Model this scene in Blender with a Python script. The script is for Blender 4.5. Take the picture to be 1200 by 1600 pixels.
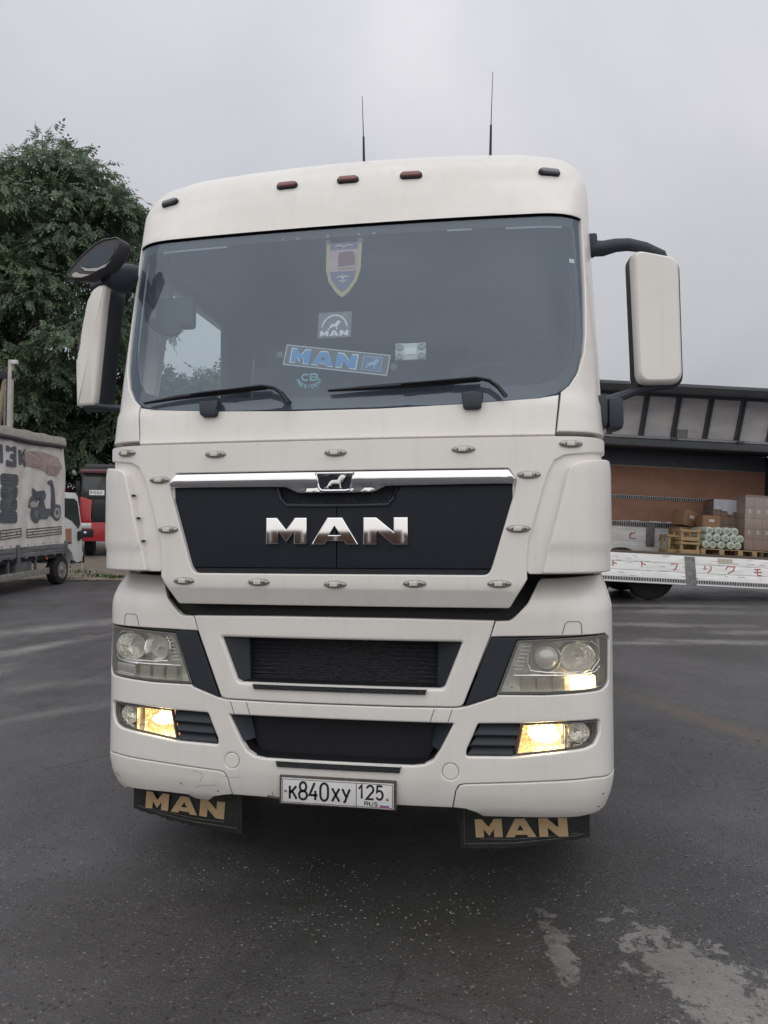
import bpy, bmesh, math, random, bisect
from mathutils import Vector, Matrix, geometry
R_ = math.radians
for o in list(bpy.data.objects): bpy.data.objects.remove(o)
scene = bpy.context.scene
col = scene.collection
random.seed(7)

# ------------------------------------------------------------------ camera
CAM = Vector((.7458, -3.2, 1.6)); YAW = R_(9.237); PITCH = R_(2.317)
cam_d = bpy.data.cameras.new('camera'); cam = bpy.data.objects.new('camera', cam_d); col.objects.link(cam)
cam_d.sensor_fit = 'VERTICAL'; cam_d.sensor_height = 36; cam_d.lens = 36*1120/1600
cam_d.clip_start = .05; cam_d.clip_end = 3000
cam.location = CAM; cam.rotation_euler = (R_(90)+PITCH, 0, YAW)
scene.camera = cam
scene.render.resolution_x, scene.render.resolution_y = 768, 1024

# ------------------------------------------------------------------ world and sun
w = bpy.data.worlds.new('World'); scene.world = w; w.use_nodes = True
nt = w.node_tree; N = nt.nodes; L = nt.links; N.clear()
out = N.new('ShaderNodeOutputWorld'); bg = N.new('ShaderNodeBackground'); bg.inputs['Strength'].default_value = .1
SUN_EL, SUN_AZ = R_(32), R_(168)          # azimuth measured from +Y towards +X: the brighter part of the cloud, behind the photographer
sky = N.new('ShaderNodeTexSky'); sky.sky_type = 'NISHITA'; sky.sun_disc = False
sky.sun_elevation = SUN_EL; sky.sun_rotation = SUN_AZ
tc = N.new('ShaderNodeTexCoord'); mp = N.new('ShaderNodeMapping'); mp.inputs['Scale'].default_value = (1, 1, 1.7)
nz = N.new('ShaderNodeTexNoise'); nz.inputs['Scale'].default_value = 1.5; nz.inputs['Detail'].default_value = 4; nz.inputs['Roughness'].default_value = .45; nz.inputs['Distortion'].default_value = .5
cr = N.new('ShaderNodeValToRGB'); cr.color_ramp.elements[0].position = .33; cr.color_ramp.elements[1].position = .68
cr.color_ramp.elements[0].color = (.80, .835, .925, 1); cr.color_ramp.elements[1].color = (1.14, 1.125, 1.175, 1)
mx = N.new('ShaderNodeMixRGB'); mx.inputs['Fac'].default_value = .93
L.new(tc.outputs['Generated'], mp.inputs['Vector']); L.new(mp.outputs['Vector'], nz.inputs['Vector']); L.new(nz.outputs['Fac'], cr.inputs['Fac'])
sp_ = N.new('ShaderNodeSeparateXYZ'); L.new(tc.outputs['Generated'], sp_.inputs[0])      # overcast sky: brighter towards the zenith all round
el = N.new('ShaderNodeMapRange'); el.inputs['From Min'].default_value = 0; el.inputs['From Max'].default_value = 1; el.inputs['To Min'].default_value = 3.2; el.inputs['To Max'].default_value = 10.2; L.new(sp_.outputs['Z'], el.inputs['Value'])
ml0 = N.new('ShaderNodeVectorMath'); ml0.operation = 'SCALE'; L.new(cr.outputs['Color'], ml0.inputs[0]); L.new(el.outputs['Result'], ml0.inputs['Scale'])
L.new(sky.outputs['Color'], mx.inputs['Color1']); L.new(ml0.outputs['Vector'], mx.inputs['Color2'])
L.new(mx.outputs['Color'], bg.inputs['Color']); L.new(bg.outputs['Background'], out.inputs['Surface'])
sd = bpy.data.lights.new('sun', 'SUN'); sun = bpy.data.objects.new('sun', sd); col.objects.link(sun)
sd.energy = 1.5; sd.angle = R_(120); sd.color = (1, .965, .91)
sdir = Vector((math.sin(SUN_AZ)*math.cos(SUN_EL), math.cos(SUN_AZ)*math.cos(SUN_EL), math.sin(SUN_EL)))
sun.rotation_euler = sdir.to_track_quat('Z', 'Y').to_euler(); sun.location = (0, -20, 30)
scene.view_settings.view_transform = 'Standard'; scene.view_settings.look = 'None'
scene.view_settings.exposure = 0; scene.view_settings.gamma = 1; scene.view_settings.use_curve_mapping = False
scene.render.engine = 'CYCLES'

# ------------------------------------------------------------------ materials
MATS = {}
def mat(name, c, rough=.5, metal=0, var=0, vscale=8, bump=0, bscale=60, coat=0, emit=None, estr=0, spec=.5, c2=None, stretch=None, rvar=0, detail=4):
    if name in MATS: return MATS[name]
    m = bpy.data.materials.new(name); m.use_nodes = True; MATS[name] = m
    t = m.node_tree; b = t.nodes['Principled BSDF']
    b.inputs['Base Color'].default_value = (*c, 1); b.inputs['Roughness'].default_value = rough; b.inputs['Metallic'].default_value = metal
    b.inputs['Coat Weight'].default_value = coat; b.inputs['Coat Roughness'].default_value = .12; b.inputs['Specular IOR Level'].default_value = spec
    if emit: b.inputs['Emission Color'].default_value = (*emit, 1); b.inputs['Emission Strength'].default_value = estr
    if var or c2 or bump or rvar:
        tx = t.nodes.new('ShaderNodeTexCoord'); mpn = t.nodes.new('ShaderNodeMapping')
        if stretch: mpn.inputs['Scale'].default_value = stretch
        t.links.new(tx.outputs['Object'], mpn.inputs['Vector'])
        n = t.nodes.new('ShaderNodeTexNoise'); n.inputs['Scale'].default_value = vscale; n.inputs['Detail'].default_value = detail; n.inputs['Roughness'].default_value = .6
        t.links.new(mpn.outputs['Vector'], n.inputs['Vector'])
        if var or c2:
            r = t.nodes.new('ShaderNodeValToRGB'); r.color_ramp.elements[0].position = .35; r.color_ramp.elements[1].position = .68
            lo = c2 if c2 else tuple(v*(1-var) for v in c)
            r.color_ramp.elements[0].color = (*lo, 1); r.color_ramp.elements[1].color = (*c, 1)
            t.links.new(n.outputs['Fac'], r.inputs['Fac']); t.links.new(r.outputs['Color'], b.inputs['Base Color'])
        if rvar:
            mr = t.nodes.new('ShaderNodeMapRange'); mr.inputs['To Min'].default_value = max(0, rough-rvar); mr.inputs['To Max'].default_value = rough+rvar
            t.links.new(n.outputs['Fac'], mr.inputs['Value']); t.links.new(mr.outputs['Result'], b.inputs['Roughness'])
        if bump:
            n2 = t.nodes.new('ShaderNodeTexNoise'); n2.inputs['Scale'].default_value = bscale; n2.inputs['Detail'].default_value = 3
            t.links.new(mpn.outputs['Vector'], n2.inputs['Vector'])
            bp = t.nodes.new('ShaderNodeBump'); bp.inputs['Strength'].default_value = bump; bp.inputs['Distance'].default_value = .01
            t.links.new(n2.outputs['Fac'], bp.inputs['Height']); t.links.new(bp.outputs['Normal'], b.inputs['Normal'])
    return m
def glass(name, tint, film, filmc, refl=.05, rough=.02, gtint=(1, 1, 1)):
    m = bpy.data.materials.new(name); m.use_nodes = True; MATS[name] = m
    t = m.node_tree; t.nodes.clear(); o = t.nodes.new('ShaderNodeOutputMaterial')
    tr = t.nodes.new('ShaderNodeBsdfTransparent'); tr.inputs['Color'].default_value = (*tint, 1)
    gl = t.nodes.new('ShaderNodeBsdfGlossy'); gl.inputs['Roughness'].default_value = rough; gl.inputs['Color'].default_value = (*gtint, 1)
    ge = t.nodes.new('ShaderNodeNewGeometry'); dt = t.nodes.new('ShaderNodeVectorMath'); dt.operation = 'DOT_PRODUCT'; t.links.new(ge.outputs['Incoming'], dt.inputs[0]); t.links.new(ge.outputs['Normal'], dt.inputs[1])
    def mt_(op, a, b):
        q = t.nodes.new('ShaderNodeMath'); q.operation = op
        for k, v in ((0, a), (1, b)):
            if isinstance(v, (int, float)): q.inputs[k].default_value = v
            elif v is not None: t.links.new(v, q.inputs[k])
        return q
    fr = mt_('ADD', mt_('MULTIPLY', mt_('POWER', mt_('SUBTRACT', 1, mt_('ABSOLUTE', dt.outputs['Value'], None).outputs[0]).outputs[0], 5).outputs[0], 1-refl).outputs[0], refl)   # Schlick, the same from either side of a thin pane
    a = t.nodes.new('ShaderNodeMixShader'); t.links.new(fr.outputs[0], a.inputs[0]); t.links.new(tr.outputs[0], a.inputs[1]); t.links.new(gl.outputs[0], a.inputs[2])
    df = t.nodes.new('ShaderNodeBsdfDiffuse'); df.inputs['Color'].default_value = (*filmc, 1)
    b = t.nodes.new('ShaderNodeMixShader')
    tx = t.nodes.new('ShaderNodeTexCoord'); n = t.nodes.new('ShaderNodeTexNoise'); n.inputs['Scale'].default_value = 3; n.inputs['Detail'].default_value = 6
    t.links.new(tx.outputs['Object'], n.inputs['Vector'])
    mr = t.nodes.new('ShaderNodeMapRange'); mr.inputs['From Min'].default_value = .3; mr.inputs['From Max'].default_value = .7
    mr.inputs['To Min'].default_value = film*.75; mr.inputs['To Max'].default_value = film*1.25
    t.links.new(n.outputs['Fac'], mr.inputs['Value']); t.links.new(mr.outputs['Result'], b.inputs[0])
    t.links.new(a.outputs[0], b.inputs[1]); t.links.new(df.outputs[0], b.inputs[2]); t.links.new(b.outputs[0], o.inputs['Surface'])
    return m
def paint(name, c, rough, coat, seed):
    m = mat(name, c, rough, coat=coat); t = m.node_tree; nd = t.nodes; lk = t.links; b = nd['Principled BSDF']; b.inputs['Coat Roughness'].default_value = .07
    tx = nd.new('ShaderNodeTexCoord')
    def noise(sc, st, det=5):
        mp_ = nd.new('ShaderNodeMapping'); mp_.inputs['Scale'].default_value = st; mp_.inputs['Location'].default_value = (seed, seed*.7, 0); lk.new(tx.outputs['Object'], mp_.inputs['Vector'])
        n = nd.new('ShaderNodeTexNoise'); n.inputs['Scale'].default_value = sc; n.inputs['Detail'].default_value = det; n.inputs['Roughness'].default_value = .65; lk.new(mp_.outputs[0], n.inputs['Vector']); return n.outputs['Fac']
    def rng(src, a, b_, lo, hi):
        r = nd.new('ShaderNodeMapRange'); r.inputs['From Min'].default_value = a; r.inputs['From Max'].default_value = b_; r.inputs['To Min'].default_value = lo; r.inputs['To Max'].default_value = hi; lk.new(src, r.inputs['Value']); return r.outputs[0]
    def mul(a, b_, op='MULTIPLY'):
        q = nd.new('ShaderNodeMath'); q.operation = op; lk.new(a, q.inputs[0])
        if isinstance(b_, float): q.inputs[1].default_value = b_
        else: lk.new(b_, q.inputs[1])
        return q.outputs[0]
    film = rng(noise(2.2, (1, 1, 1)), .40, .72, 0, .10); run = rng(noise(1.6, (14, 14, .5)), .52, .80, 0, .11)
    v = nd.new('ShaderNodeTexVoronoi'); v.inputs['Scale'].default_value = 42; lk.new(tx.outputs['Object'], v.inputs['Vector'])
    sp = nd.new('ShaderNodeSeparateColor'); lk.new(v.outputs['Color'], sp.inputs[0])
    spk = mul(mul(rng(v.outputs['Distance'], .05, .10, 1, 0), mul(sp.outputs[0], .955, 'GREATER_THAN')), .55)
    d = mul(mul(film, run, 'ADD'), spk, 'ADD')
    mx_ = nd.new('ShaderNodeMixRGB'); lk.new(d, mx_.inputs[0]); mx_.inputs[1].default_value = (*c, 1); mx_.inputs[2].default_value = (.24, .21, .17, 1); lk.new(mx_.outputs[0], b.inputs['Base Color'])
    lk.new(rng(noise(3.1, (1, 1, .6)), .35, .7, rough-.08, rough+.14), b.inputs['Roughness']); lk.new(rng(film, 0, .1, coat, coat*.45), b.inputs['Coat Weight'])
    bp = nd.new('ShaderNodeBump'); bp.inputs['Strength'].default_value = .03; bp.inputs['Distance'].default_value = .01; lk.new(noise(7, (1, 1, 1), 2), bp.inputs['Height']); lk.new(bp.outputs['Normal'], b.inputs['Normal'])
    return m
WHITE = paint('white_paint', (.79, .765, .72), .34, .55, 0); WHITE2 = paint('white_plastic', (.78, .755, .705), .42, .25, 3.3)
BLACK = mat('black_plastic', (.014, .017, .023), .45, spec=.35, var=.25, vscale=12, bump=.05, bscale=300)
DGREY = mat('dark_grey_plastic', (.036, .043, .057), .5, spec=.35, var=.15, vscale=9, bump=.06, bscale=400)
GRILLE = mat('grille_navy_black', (.010, .014, .024), .38, var=.2, vscale=5, rvar=.06, spec=.28)
TRIM = mat('slate_trim', (.033, .038, .048), .42, var=.12, vscale=6, spec=.3)
VOID = mat('deep_black', (.006, .007, .009), .7)
RUBBER = mat('rubber', (.018, .018, .019), .75, var=.3, vscale=20, bump=.15, bscale=80)
CHROME = mat('chrome', (.82, .82, .83), .07, 1, rvar=.05, vscale=25)
CHROME_L = mat('chrome_letter', (.84, .84, .85), .035, 1)
CHROME_D = mat('chrome_dull', (.62, .62, .62), .22, 1)
LAMPBASE = mat('lamp_base', (.40, .39, .36), .28, .75, var=.3, vscale=90)
LAMPLENS = mat('lamp_lens_clear', (.66, .63, .54), .2, 0, coat=.6)
AMBER = mat('amber_brown_lens', (.20, .045, .03), .25, coat=.6, var=.3, vscale=60)
GREYLENS = mat('grey_lens', (.12, .12, .125), .25, coat=.5)
METAL = mat('grey_metal', (.32, .32, .33), .45, .6, var=.3, vscale=12)
STEEL = mat('dirty_steel', (.20, .20, .20), .6, .3, var=.45, vscale=6, bump=.1)
INT_D = mat('interior_dark', (.05, .052, .056), .75, var=.2)
INT_L = mat('interior_light', (.11, .115, .12), .85, var=.1)
INT_S = mat('seat_fabric', (.075, .08, .09), .9, var=.25, vscale=30)
PLATE = mat('plate_white', (.74, .74, .73), .35, var=.1, vscale=20)
INK = mat('plate_ink', (.012, .012, .014), .45)
RIM = mat('wheel_rim', (.38, .36, .35), .5, .5, var=.4, vscale=9)
WINDSCREEN = glass('windscreen_glass', (.84, .90, .93), .12, (.36, .46, .60), .09, .02, (.80, .91, 1))
SIDEGLASS = glass('side_glass', (.84, .90, .89), .02, (.5, .55, .58), .05)
LENS = glass('headlamp_lens', (.97, .97, .95), .15, (.64, .635, .54), .05, .03)
LENSFOG = glass('foglamp_lens', (.96, .95, .92), .05, (.62, .60, .52), .05, .05)
ACRYL = glass('clear_acrylic', (.9, .92, .93), .10, (.6, .62, .64))

# ------------------------------------------------------------------ mesh helpers
def link(name, me, parent=None):
    o = bpy.data.objects.new(name, me); col.objects.link(o)
    if parent: o.parent = parent
    return o
def tag(o, label=None, cat=None, group=None, kind=None):
    if label: o['label'] = label
    if cat: o['category'] = cat
    if group: o['group'] = group
    if kind: o['kind'] = kind
    return o
def empty(name, loc=(0, 0, 0), rz=0, rot=None):
    o = bpy.data.objects.new(name, None); col.objects.link(o); o.location = loc; o.empty_display_size = .3
    o.rotation_euler = rot if rot else (0, 0, rz)
    return o
def mk(name, V, F, m, parent=None, smooth=True, ang=35):
    me = bpy.data.meshes.new(name); me.from_pydata([tuple(v) for v in V], [], F); me.validate(); me.update()
    if m: me.materials.append(m)
    if smooth:
        me.polygons.foreach_set('use_smooth', [True]*len(me.polygons)); me.set_sharp_from_angle(angle=R_(ang))
    return link(name, me, parent)
def obj_copy(src, parent=None):
    c = src.copy(); col.objects.link(c); c.parent = parent
    for ch in src.children: obj_copy(ch, c)
    return c
class MB:
    def __init__(s): s.V = []; s.F = []
    def add(s, V, F, M=None):
        n = len(s.V); s.V += [(M @ Vector(v)) if M else Vector(v) for v in V]; s.F += [tuple(i+n for i in f) for f in F]; return s
    def bm(s, bm, M=None):
        bm.verts.index_update(); s.add([v.co.copy() for v in bm.verts], [[v.index for v in f.verts] for f in bm.faces], M); bm.free(); return s
    def box(s, c, d, bev=0, M=None, seg=2):
        b = bmesh.new(); bmesh.ops.create_cube(b, size=1)
        for v in b.verts: v.co = Vector((v.co.x*d[0]+c[0], v.co.y*d[1]+c[1], v.co.z*d[2]+c[2]))
        if bev: bmesh.ops.bevel(b, geom=list(b.edges), offset=bev, segments=seg, profile=.6, affect='EDGES', clamp_overlap=True)
        return s.bm(b, M)
    def prism(s, poly, depth, M=None, bev=0, holes=()):
        """polygon in local XY, extruded from z=0 to z=depth"""
        pts = [Vector((p[0], p[1], 0)) for p in poly]; loops = [pts]+[[Vector((p[0], p[1], 0)) for p in h] for h in holes]
        tri = geometry.tessellate_polygon(loops); allp = [p for l in loops for p in l]
        b = bmesh.new(); lo = [b.verts.new((p.x, p.y, 0)) for p in allp]; hi = [b.verts.new((p.x, p.y, depth)) for p in allp]
        b.verts.index_update(); topf = []
        for t in tri:
            try: topf.append(b.faces.new([hi[i] for i in t])); b.faces.new([lo[i] for i in reversed(t)])
            except ValueError: pass
        k = 0
        for l in loops:
            n = len(l)
            for i in range(n):
                try: b.faces.new([lo[k+i], lo[k+(i+1) % n], hi[k+(i+1) % n], hi[k+i]])
                except ValueError: pass
            k += n
        bmesh.ops.recalc_face_normals(b, faces=list(b.faces))
        if bev:
            bmesh.ops.dissolve_limit(b, angle_limit=.01, verts=list(b.verts), edges=list(b.edges))
            ed = [e for e in b.edges if e.verts[0].co.z > depth*.5 and e.verts[1].co.z > depth*.5]
            bmesh.ops.bevel(b, geom=ed, offset=bev, segments=2, profile=.5, affect='EDGES', clamp_overlap=True)
            bmesh.ops.triangulate(b, faces=[f for f in b.faces if len(f.verts) > 4])
        return s.bm(b, M)
    def tube(s, path, rad, seg=8, flat=None, cap=True, up=(0, 0, 1)):
        P = [Vector(p) for p in path]; n = len(P); base = len(s.V)
        rad = rad if isinstance(rad, (list, tuple)) else [rad]*n
        for i, p in enumerate(P):
            t = (P[min(i+1, n-1)]-P[max(i-1, 0)]).normalized(); u = Vector(up)
            if abs(t.dot(u)) > .95: u = Vector((1, 0, 0))
            a = t.cross(u).normalized(); b = a.cross(t).normalized(); fl = flat or 1
            for k in range(seg):
                q = 2*math.pi*k/seg; s.V.append(p+a*math.cos(q)*rad[i]+b*math.sin(q)*rad[i]*fl)
        for i in range(n-1):
            for k in range(seg):
                s.F.append((base+i*seg+k, base+i*seg+(k+1) % seg, base+(i+1)*seg+(k+1) % seg, base+(i+1)*seg+k))
        if cap:
            s.F.append(tuple(base+k for k in reversed(range(seg)))); s.F.append(tuple(base+(n-1)*seg+k for k in range(seg)))
        return s
    def lathe(s, prof, seg=24, M=None, cap=True):
        """profile of (radius, z) revolved round local Z"""
        V = []; F = []; n = len(prof)
        for r, z in prof:
            for k in range(seg):
                q = 2*math.pi*k/seg; V.append(Vector((r*math.cos(q), r*math.sin(q), z)))
        for i in range(n-1):
            for k in range(seg): F.append((i*seg+k, i*seg+(k+1) % seg, (i+1)*seg+(k+1) % seg, (i+1)*seg+k))
        if cap: F.append(tuple(reversed(range(seg)))); F.append(tuple((n-1)*seg+k for k in range(seg)))
        return s.add(V, F, M)
    def build(s, name, m, parent=None, smooth=True, ang=35): return mk(name, s.V, s.F, m, parent, smooth, ang)
def frame(o, x, y, z):
    m = Matrix((Vector(x).normalized(), Vector(y).normalized(), Vector(z).normalized())).transposed().to_4x4(); m.translation = Vector(o); return m

# --------- flat stroke lettering (unit box 0..1 wide, 0..1 high)
def arc(cx, cy, rx, ry, a0, a1, n=12): return [(cx+rx*math.cos(R_(a0+(a1-a0)*i/n)), cy+ry*math.sin(R_(a0+(a1-a0)*i/n))) for i in range(n+1)]
GL = {
 'K': [[(0, 0), (0, 1)], [(.95, 1), (.02, .42)], [(.32, .62), (1, 0)]],
 '8': [arc(.5, .74, .40, .26, 0, 360, 16), arc(.5, .25, .5, .25, 0, 360, 16)],
 '4': [[(.62, 1), (0, .28), (1, .28)], [(.72, .55), (.72, 0)]],
 '0': [[(1, .32)]+arc(.5, .68, .5, .32, 0, 180, 10)+arc(.5, .32, .5, .32, 180, 360, 10)],
 'X': [[(0, 0), (1, 1)], [(0, 1), (1, 0)]], 'Y': [[(0, 1), (.52, .38)], [(1, 1), (.35, .0), (.15, 0)]],
 '1': [[(.15, .72), (.6, 1), (.6, 0)]],
 '2': [arc(.5, .72, .45, .28, 165, -35, 10)+[(0, 0), (1, 0)]],
 '5': [[(.92, 1), (.2, 1), (.12, .55)]+arc(.48, .33, .48, .33, 120, -150, 12)],
 'R': [[(0, 0), (0, 1), (.5, 1)]+arc(.6, .76, .38, .24, 90, -90, 8)+[(0, .52)], [(.5, .52), (1, 0)]],
 'U': [[(0, 1), (0, .3)]+arc(.5, .3, .5, .3, 180, 360, 8)+[(1, 1)]],
 'S': [arc(.5, .76, .45, .24, 20, 270, 10)+arc(.5, .26, .47, .26, 90, -160, 10)],
 'C': [arc(.5, .5, .5, .5, 45, 315, 14)], 'B': [[(0, 0), (0, 1), (.55, 1)]+arc(.6, .76, .32, .24, 90, -90, 8)+[(0, .52), (.6, .52)]+arc(.62, .26, .38, .26, 90, -90, 8)+[(0, 0)]],
 'P': [[(0, 0), (0, 1), (.5, 1)]+arc(.55, .74, .42, .26, 90, -90, 8)+[(0, .48)]],
 'E': [[(1, 1), (0, 1), (0, 0), (1, 0)], [(0, .5), (.85, .5)]], 'I': [[(.5, 0), (.5, 1)]],
 'D': [[(0, 0), (0, 1), (.4, 1)]+arc(.4, .5, .6, .5, 90, -90, 10)+[(0, 0)]], 'N': [[(0, 0), (0, 1), (1, 0), (1, 1)]],
 'T': [[(0, 1), (1, 1)], [(.5, 1), (.5, 0)]], 'O': [arc(.5, .5, .5, .5, 0, 360, 16)],
 'pe': [[(0, 0), (0, 1), (1, 1), (1, 0)]], 'e2': [[(0, .78), (0, 1), (1, 1), (1, 0), (0, 0), (0, .22)], [(.35, .5), (1, .5)]], 'ka': [[(0, 0), (0, 1)], [(1, 1), (.1, .5), (1, 0)]],
 'to': [[(.3, 0), (.3, 1)], [(.3, .6), (.9, .4)]], 'fu': [[(.05, .95), (.95, .95)]+arc(.1, .9, .8, .9, 0, -75, 6)], 'ri': [[(.1, 1), (.1, .4)], [(.85, 1), (.85, .5), (.4, 0)]],
 'ku': [[(.3, 1), (0, .5)], [(.3, .85), (1, .85), (.75, .35), (.2, 0)]], 'mo': [[(.1, .9), (.9, .9)], [(0, .5), (1, .5)], [(.45, .9), (.45, .1), (.95, .1)]],
 'hi': [[(.9, .95), (.15, .6), (.15, .1), (1, .1)], [(.35, .95), (.15, .6)]], 'ro': [[(.1, 0), (.3, 1)], [(.6, .7), (.9, .9), (.9, .1)]],
}
def stroke(pts, wd, mb, fr, z=0):
    """ribbon along a polyline in local XY, mitred, lying on local z"""
    P = [Vector((p[0], p[1])) for p in pts]; n = len(P); A = []; Bq = []
    closed = (P[0]-P[-1]).length < 1e-4
    for i in range(n):
        a = P[i]-P[i-1] if i else (P[-1]-P[-2] if closed else P[1]-P[0]); b = P[i+1]-P[i] if i < n-1 else (P[1]-P[0] if closed else P[-1]-P[-2])
        a.normalize(); b.normalize(); t = (a+b)
        if t.length < .2: t = b
        t.normalize(); nn = Vector((-t.y, t.x)); k = min(1/max(abs(nn.dot(Vector((-b.y, b.x)))), .35), 2.2)
        A.append(P[i]+nn*wd*.5*k); Bq.append(P[i]-nn*wd*.5*k)
    V = [(p.x, p.y, z) for p in A]+[(p.x, p.y, z) for p in Bq]; F = [(i, n+i, n+i+1, i+1) for i in range(n-1)]
    mb.add(V, F, fr)
def glyph(ch, x, y, w_, h, wd, mb, fr, z=0):
    for pl in GL[ch]: stroke([(x+p[0]*w_, y+p[1]*h) for p in pl], wd, mb, fr, z)
LET = {  # heavy grotesque capitals of the maker's lettering, pixels of a tracing, y down
 'M': ([(68, 410), (150, 410), (218, 495), (283, 410), (370, 410), (370, 602), (275, 602), (275, 515), (220, 588), (160, 512), (160, 602), (68, 602)], []),
 'A': ([(520, 410), (628, 410), (745, 604), (655, 604), (640, 580), (515, 580), (503, 604), (403, 604)], [[(572, 475), (535, 535), (612, 535)]]),
 'N': ([(778, 410), (872, 410), (993, 510), (993, 410), (1095, 410), (1095, 604), (990, 604), (875, 510), (875, 604), (778, 604)], [])}
def letters(width, height, depth, fr, bev, m, parent, name='letter', z0=0):
    sx = width/1027; sy = height/194; os = []
    for ch in 'MAN':
        p, h = LET[ch]; f = lambda q: [((x-581.5)*sx, (507-y)*sy) for x, y in q]
        mb = MB().prism(f(p), depth, fr @ Matrix.Translation((0, 0, z0)), bev, [f(k) for k in h]); os.append(mb.build(name, m, parent, True, 8))
    return os
LION = [(315, 515), (345, 500), (385, 470), (410, 420), (440, 380), (480, 355), (590, 350), (620, 290), (660, 255), (710, 255), (735, 270), (765, 275), (755, 300), (740, 330), (715, 370), (690, 395), (662, 420), (660, 490), (690, 520), (630, 525), (620, 440), (560, 440), (490, 440), (470, 470), (415, 470), (405, 500), (420, 525), (370, 530), (365, 505), (340, 525)]
def lion(scale, flip=1): return [((x-540)*scale*flip, (400-y)*scale) for x, y in LION]

# ------------------------------------------------------------------ curved truck surfaces
def bez(p, n):
    o = []
    for i in range(n+1):
        t = i/n; a, b, c, d = (1-t)**3, 3*(1-t)**2*t, 3*(1-t)*t*t, t**3
        o.append((a*p[0][0]+b*p[1][0]+c*p[2][0]+d*p[3][0], a*p[0][1]+b*p[1][1]+c*p[2][1]+d*p[3][1]))
    return o
class Plan:
    def __init__(s, pts):
        s.p = pts; s.L = [0]
        for a, b in zip(pts, pts[1:]): s.L.append(s.L[-1]+math.dist(a, b))
    def at(s, u):
        g = 1 if u >= 0 else -1; u = abs(u); i = min(max(bisect.bisect_right(s.L, u)-1, 0), len(s.p)-2)
        t = (u-s.L[i])/(s.L[i+1]-s.L[i]); a, b = s.p[i], s.p[i+1]
        return g*(a[0]+(b[0]-a[0])*t), a[1]+(b[1]-a[1])*t
    def sx(s, x):
        g = 1 if x >= 0 else -1; x = abs(x)
        for i in range(len(s.p)-1):
            a, b = s.p[i], s.p[i+1]
            if b[0] >= x and b[0] > a[0]: return g*(s.L[i]+(s.L[i+1]-s.L[i])*((x-a[0])/(b[0]-a[0])))
        return g*(s.s0+max(0, x-s.p[-1][0]))      # beyond the corner: run on along the side
PS = Plan([(i*.05, .03*(i*.05)**2) for i in range(19)]+bez([(.95, .0271), (1.12, .037), (1.235, .10), (1.235, .36)], 24)[0:]+[(1.235, .36+.1*i) for i in range(1, 20)])
PB = Plan([(i*.05, .06+.05*(i*.05)**2) for i in range(18)]+bez([(.90, .1005), (1.13, .12), (1.262, .13), (1.275, .45)], 24)+[(1.275, .45+.1*i) for i in range(1, 8)])
PS.p = [p for i, p in enumerate(PS.p) if i == 0 or math.dist(p, PS.p[i-1]) > 1e-6]; PS.__init__(PS.p); PB.__init__([p for i, p in enumerate(PB.p) if i == 0 or math.dist(p, PB.p[i-1]) > 1e-6])
def side_s(P, y):      # arc length at which the side reaches depth y
    for i in range(len(P.p)-1):
        if P.p[i][1] <= y <= P.p[i+1][1] and P.p[i][0] > 1.2: return P.L[i]+(P.L[i+1]-P.L[i])*(y-P.p[i][1])/(P.p[i+1][1]-P.p[i][1])
    return P.L[-1]
PS.s0 = side_s(PS, .36); PB.s0 = side_s(PB, .45)
def lin(tab, z):
    if z <= tab[0][0]: return tab[0][1]
    for a, b in zip(tab, tab[1:]):
        if z <= b[0]: return a[1]+(b[1]-a[1])*(z-a[0])/(b[0]-a[0])
    return tab[-1][1]
RK = [(2.062, 0), (2.085, .016), (2.225, .034), (2.26, .055), (2.5, .09), (3.16, .20), (3.3, .225)]
WS = [(2.1, 1), (3.2, .972)]
RB = [(.28, .11), (.34, .07), (.38, .035), (.44, .012), (.505, .002), (.53, 0), (1.27, 0), (1.33, .012), (1.37, .035), (1.46, .13)]
WB = [(.28, .95), (.36, .975), (.44, .992), (.5, 1), (1.3, 1), (1.46, .972)]
def S(u, z): x, y = PS.at(u); return Vector((x*lin(WS, z), y+lin(RK, z), z))
def B(u, z): x, y = PB.at(u); return Vector((x*lin(WB, z), y+lin(RB, z), z))
S.plan, S.w = PS, WS; B.plan, B.w = PB, WB
def offs(f, d, fn=None):
    def g(u, z):
        e = 1e-3; a = (f(u+e, z)-f(u-e, z)).cross(f(u, z+e)-f(u, z-e)).normalized(); k = d+(fn(u, z) if fn else 0)
        return f(u, z)+a*k                     # a points out of the truck
    g.plan, g.w = f.plan, f.w; return g
def nrm(f, u, z, e=2e-3): return (f(u+e, z)-f(u-e, z)).cross(f(u, z+e)-f(u, z-e)).normalized()
def su(f, x, z): return f.plan.sx(x/lin(f.w, z))
def fillet(pts):
    """points (x, z) or (x, z, r): rounds the corner with radius r"""
    o = []; n = len(pts)
    for i, p in enumerate(pts):
        r = p[2] if len(p) > 2 else 0
        if not r: o.append((p[0], p[1])); continue
        P = Vector(p[:2]); A = Vector(pts[i-1][:2])-P; C = Vector(pts[(i+1) % n][:2])-P
        d = min(r, A.length*.48, C.length*.48); a = P+A.normalized()*d; c = P+C.normalized()*d
        for k in range(7):
            t = k/6; q = a*(1-t)**2+P*2*t*(1-t)+c*t*t; o.append((q.x, q.y))
    return o
def dens(pts, st):
    o = []; n = len(pts)
    for i in range(n):
        a, b = Vector(pts[i]), Vector(pts[(i+1) % n]); k = max(1, math.ceil((b-a).length/st))
        o += [tuple(a+(b-a)*j/k) for j in range(k)]
    return o
def area(p): return .5*sum(p[i][0]*p[(i+1) % len(p)][1]-p[(i+1) % len(p)][0]*p[i][1] for i in range(len(p)))
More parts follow.
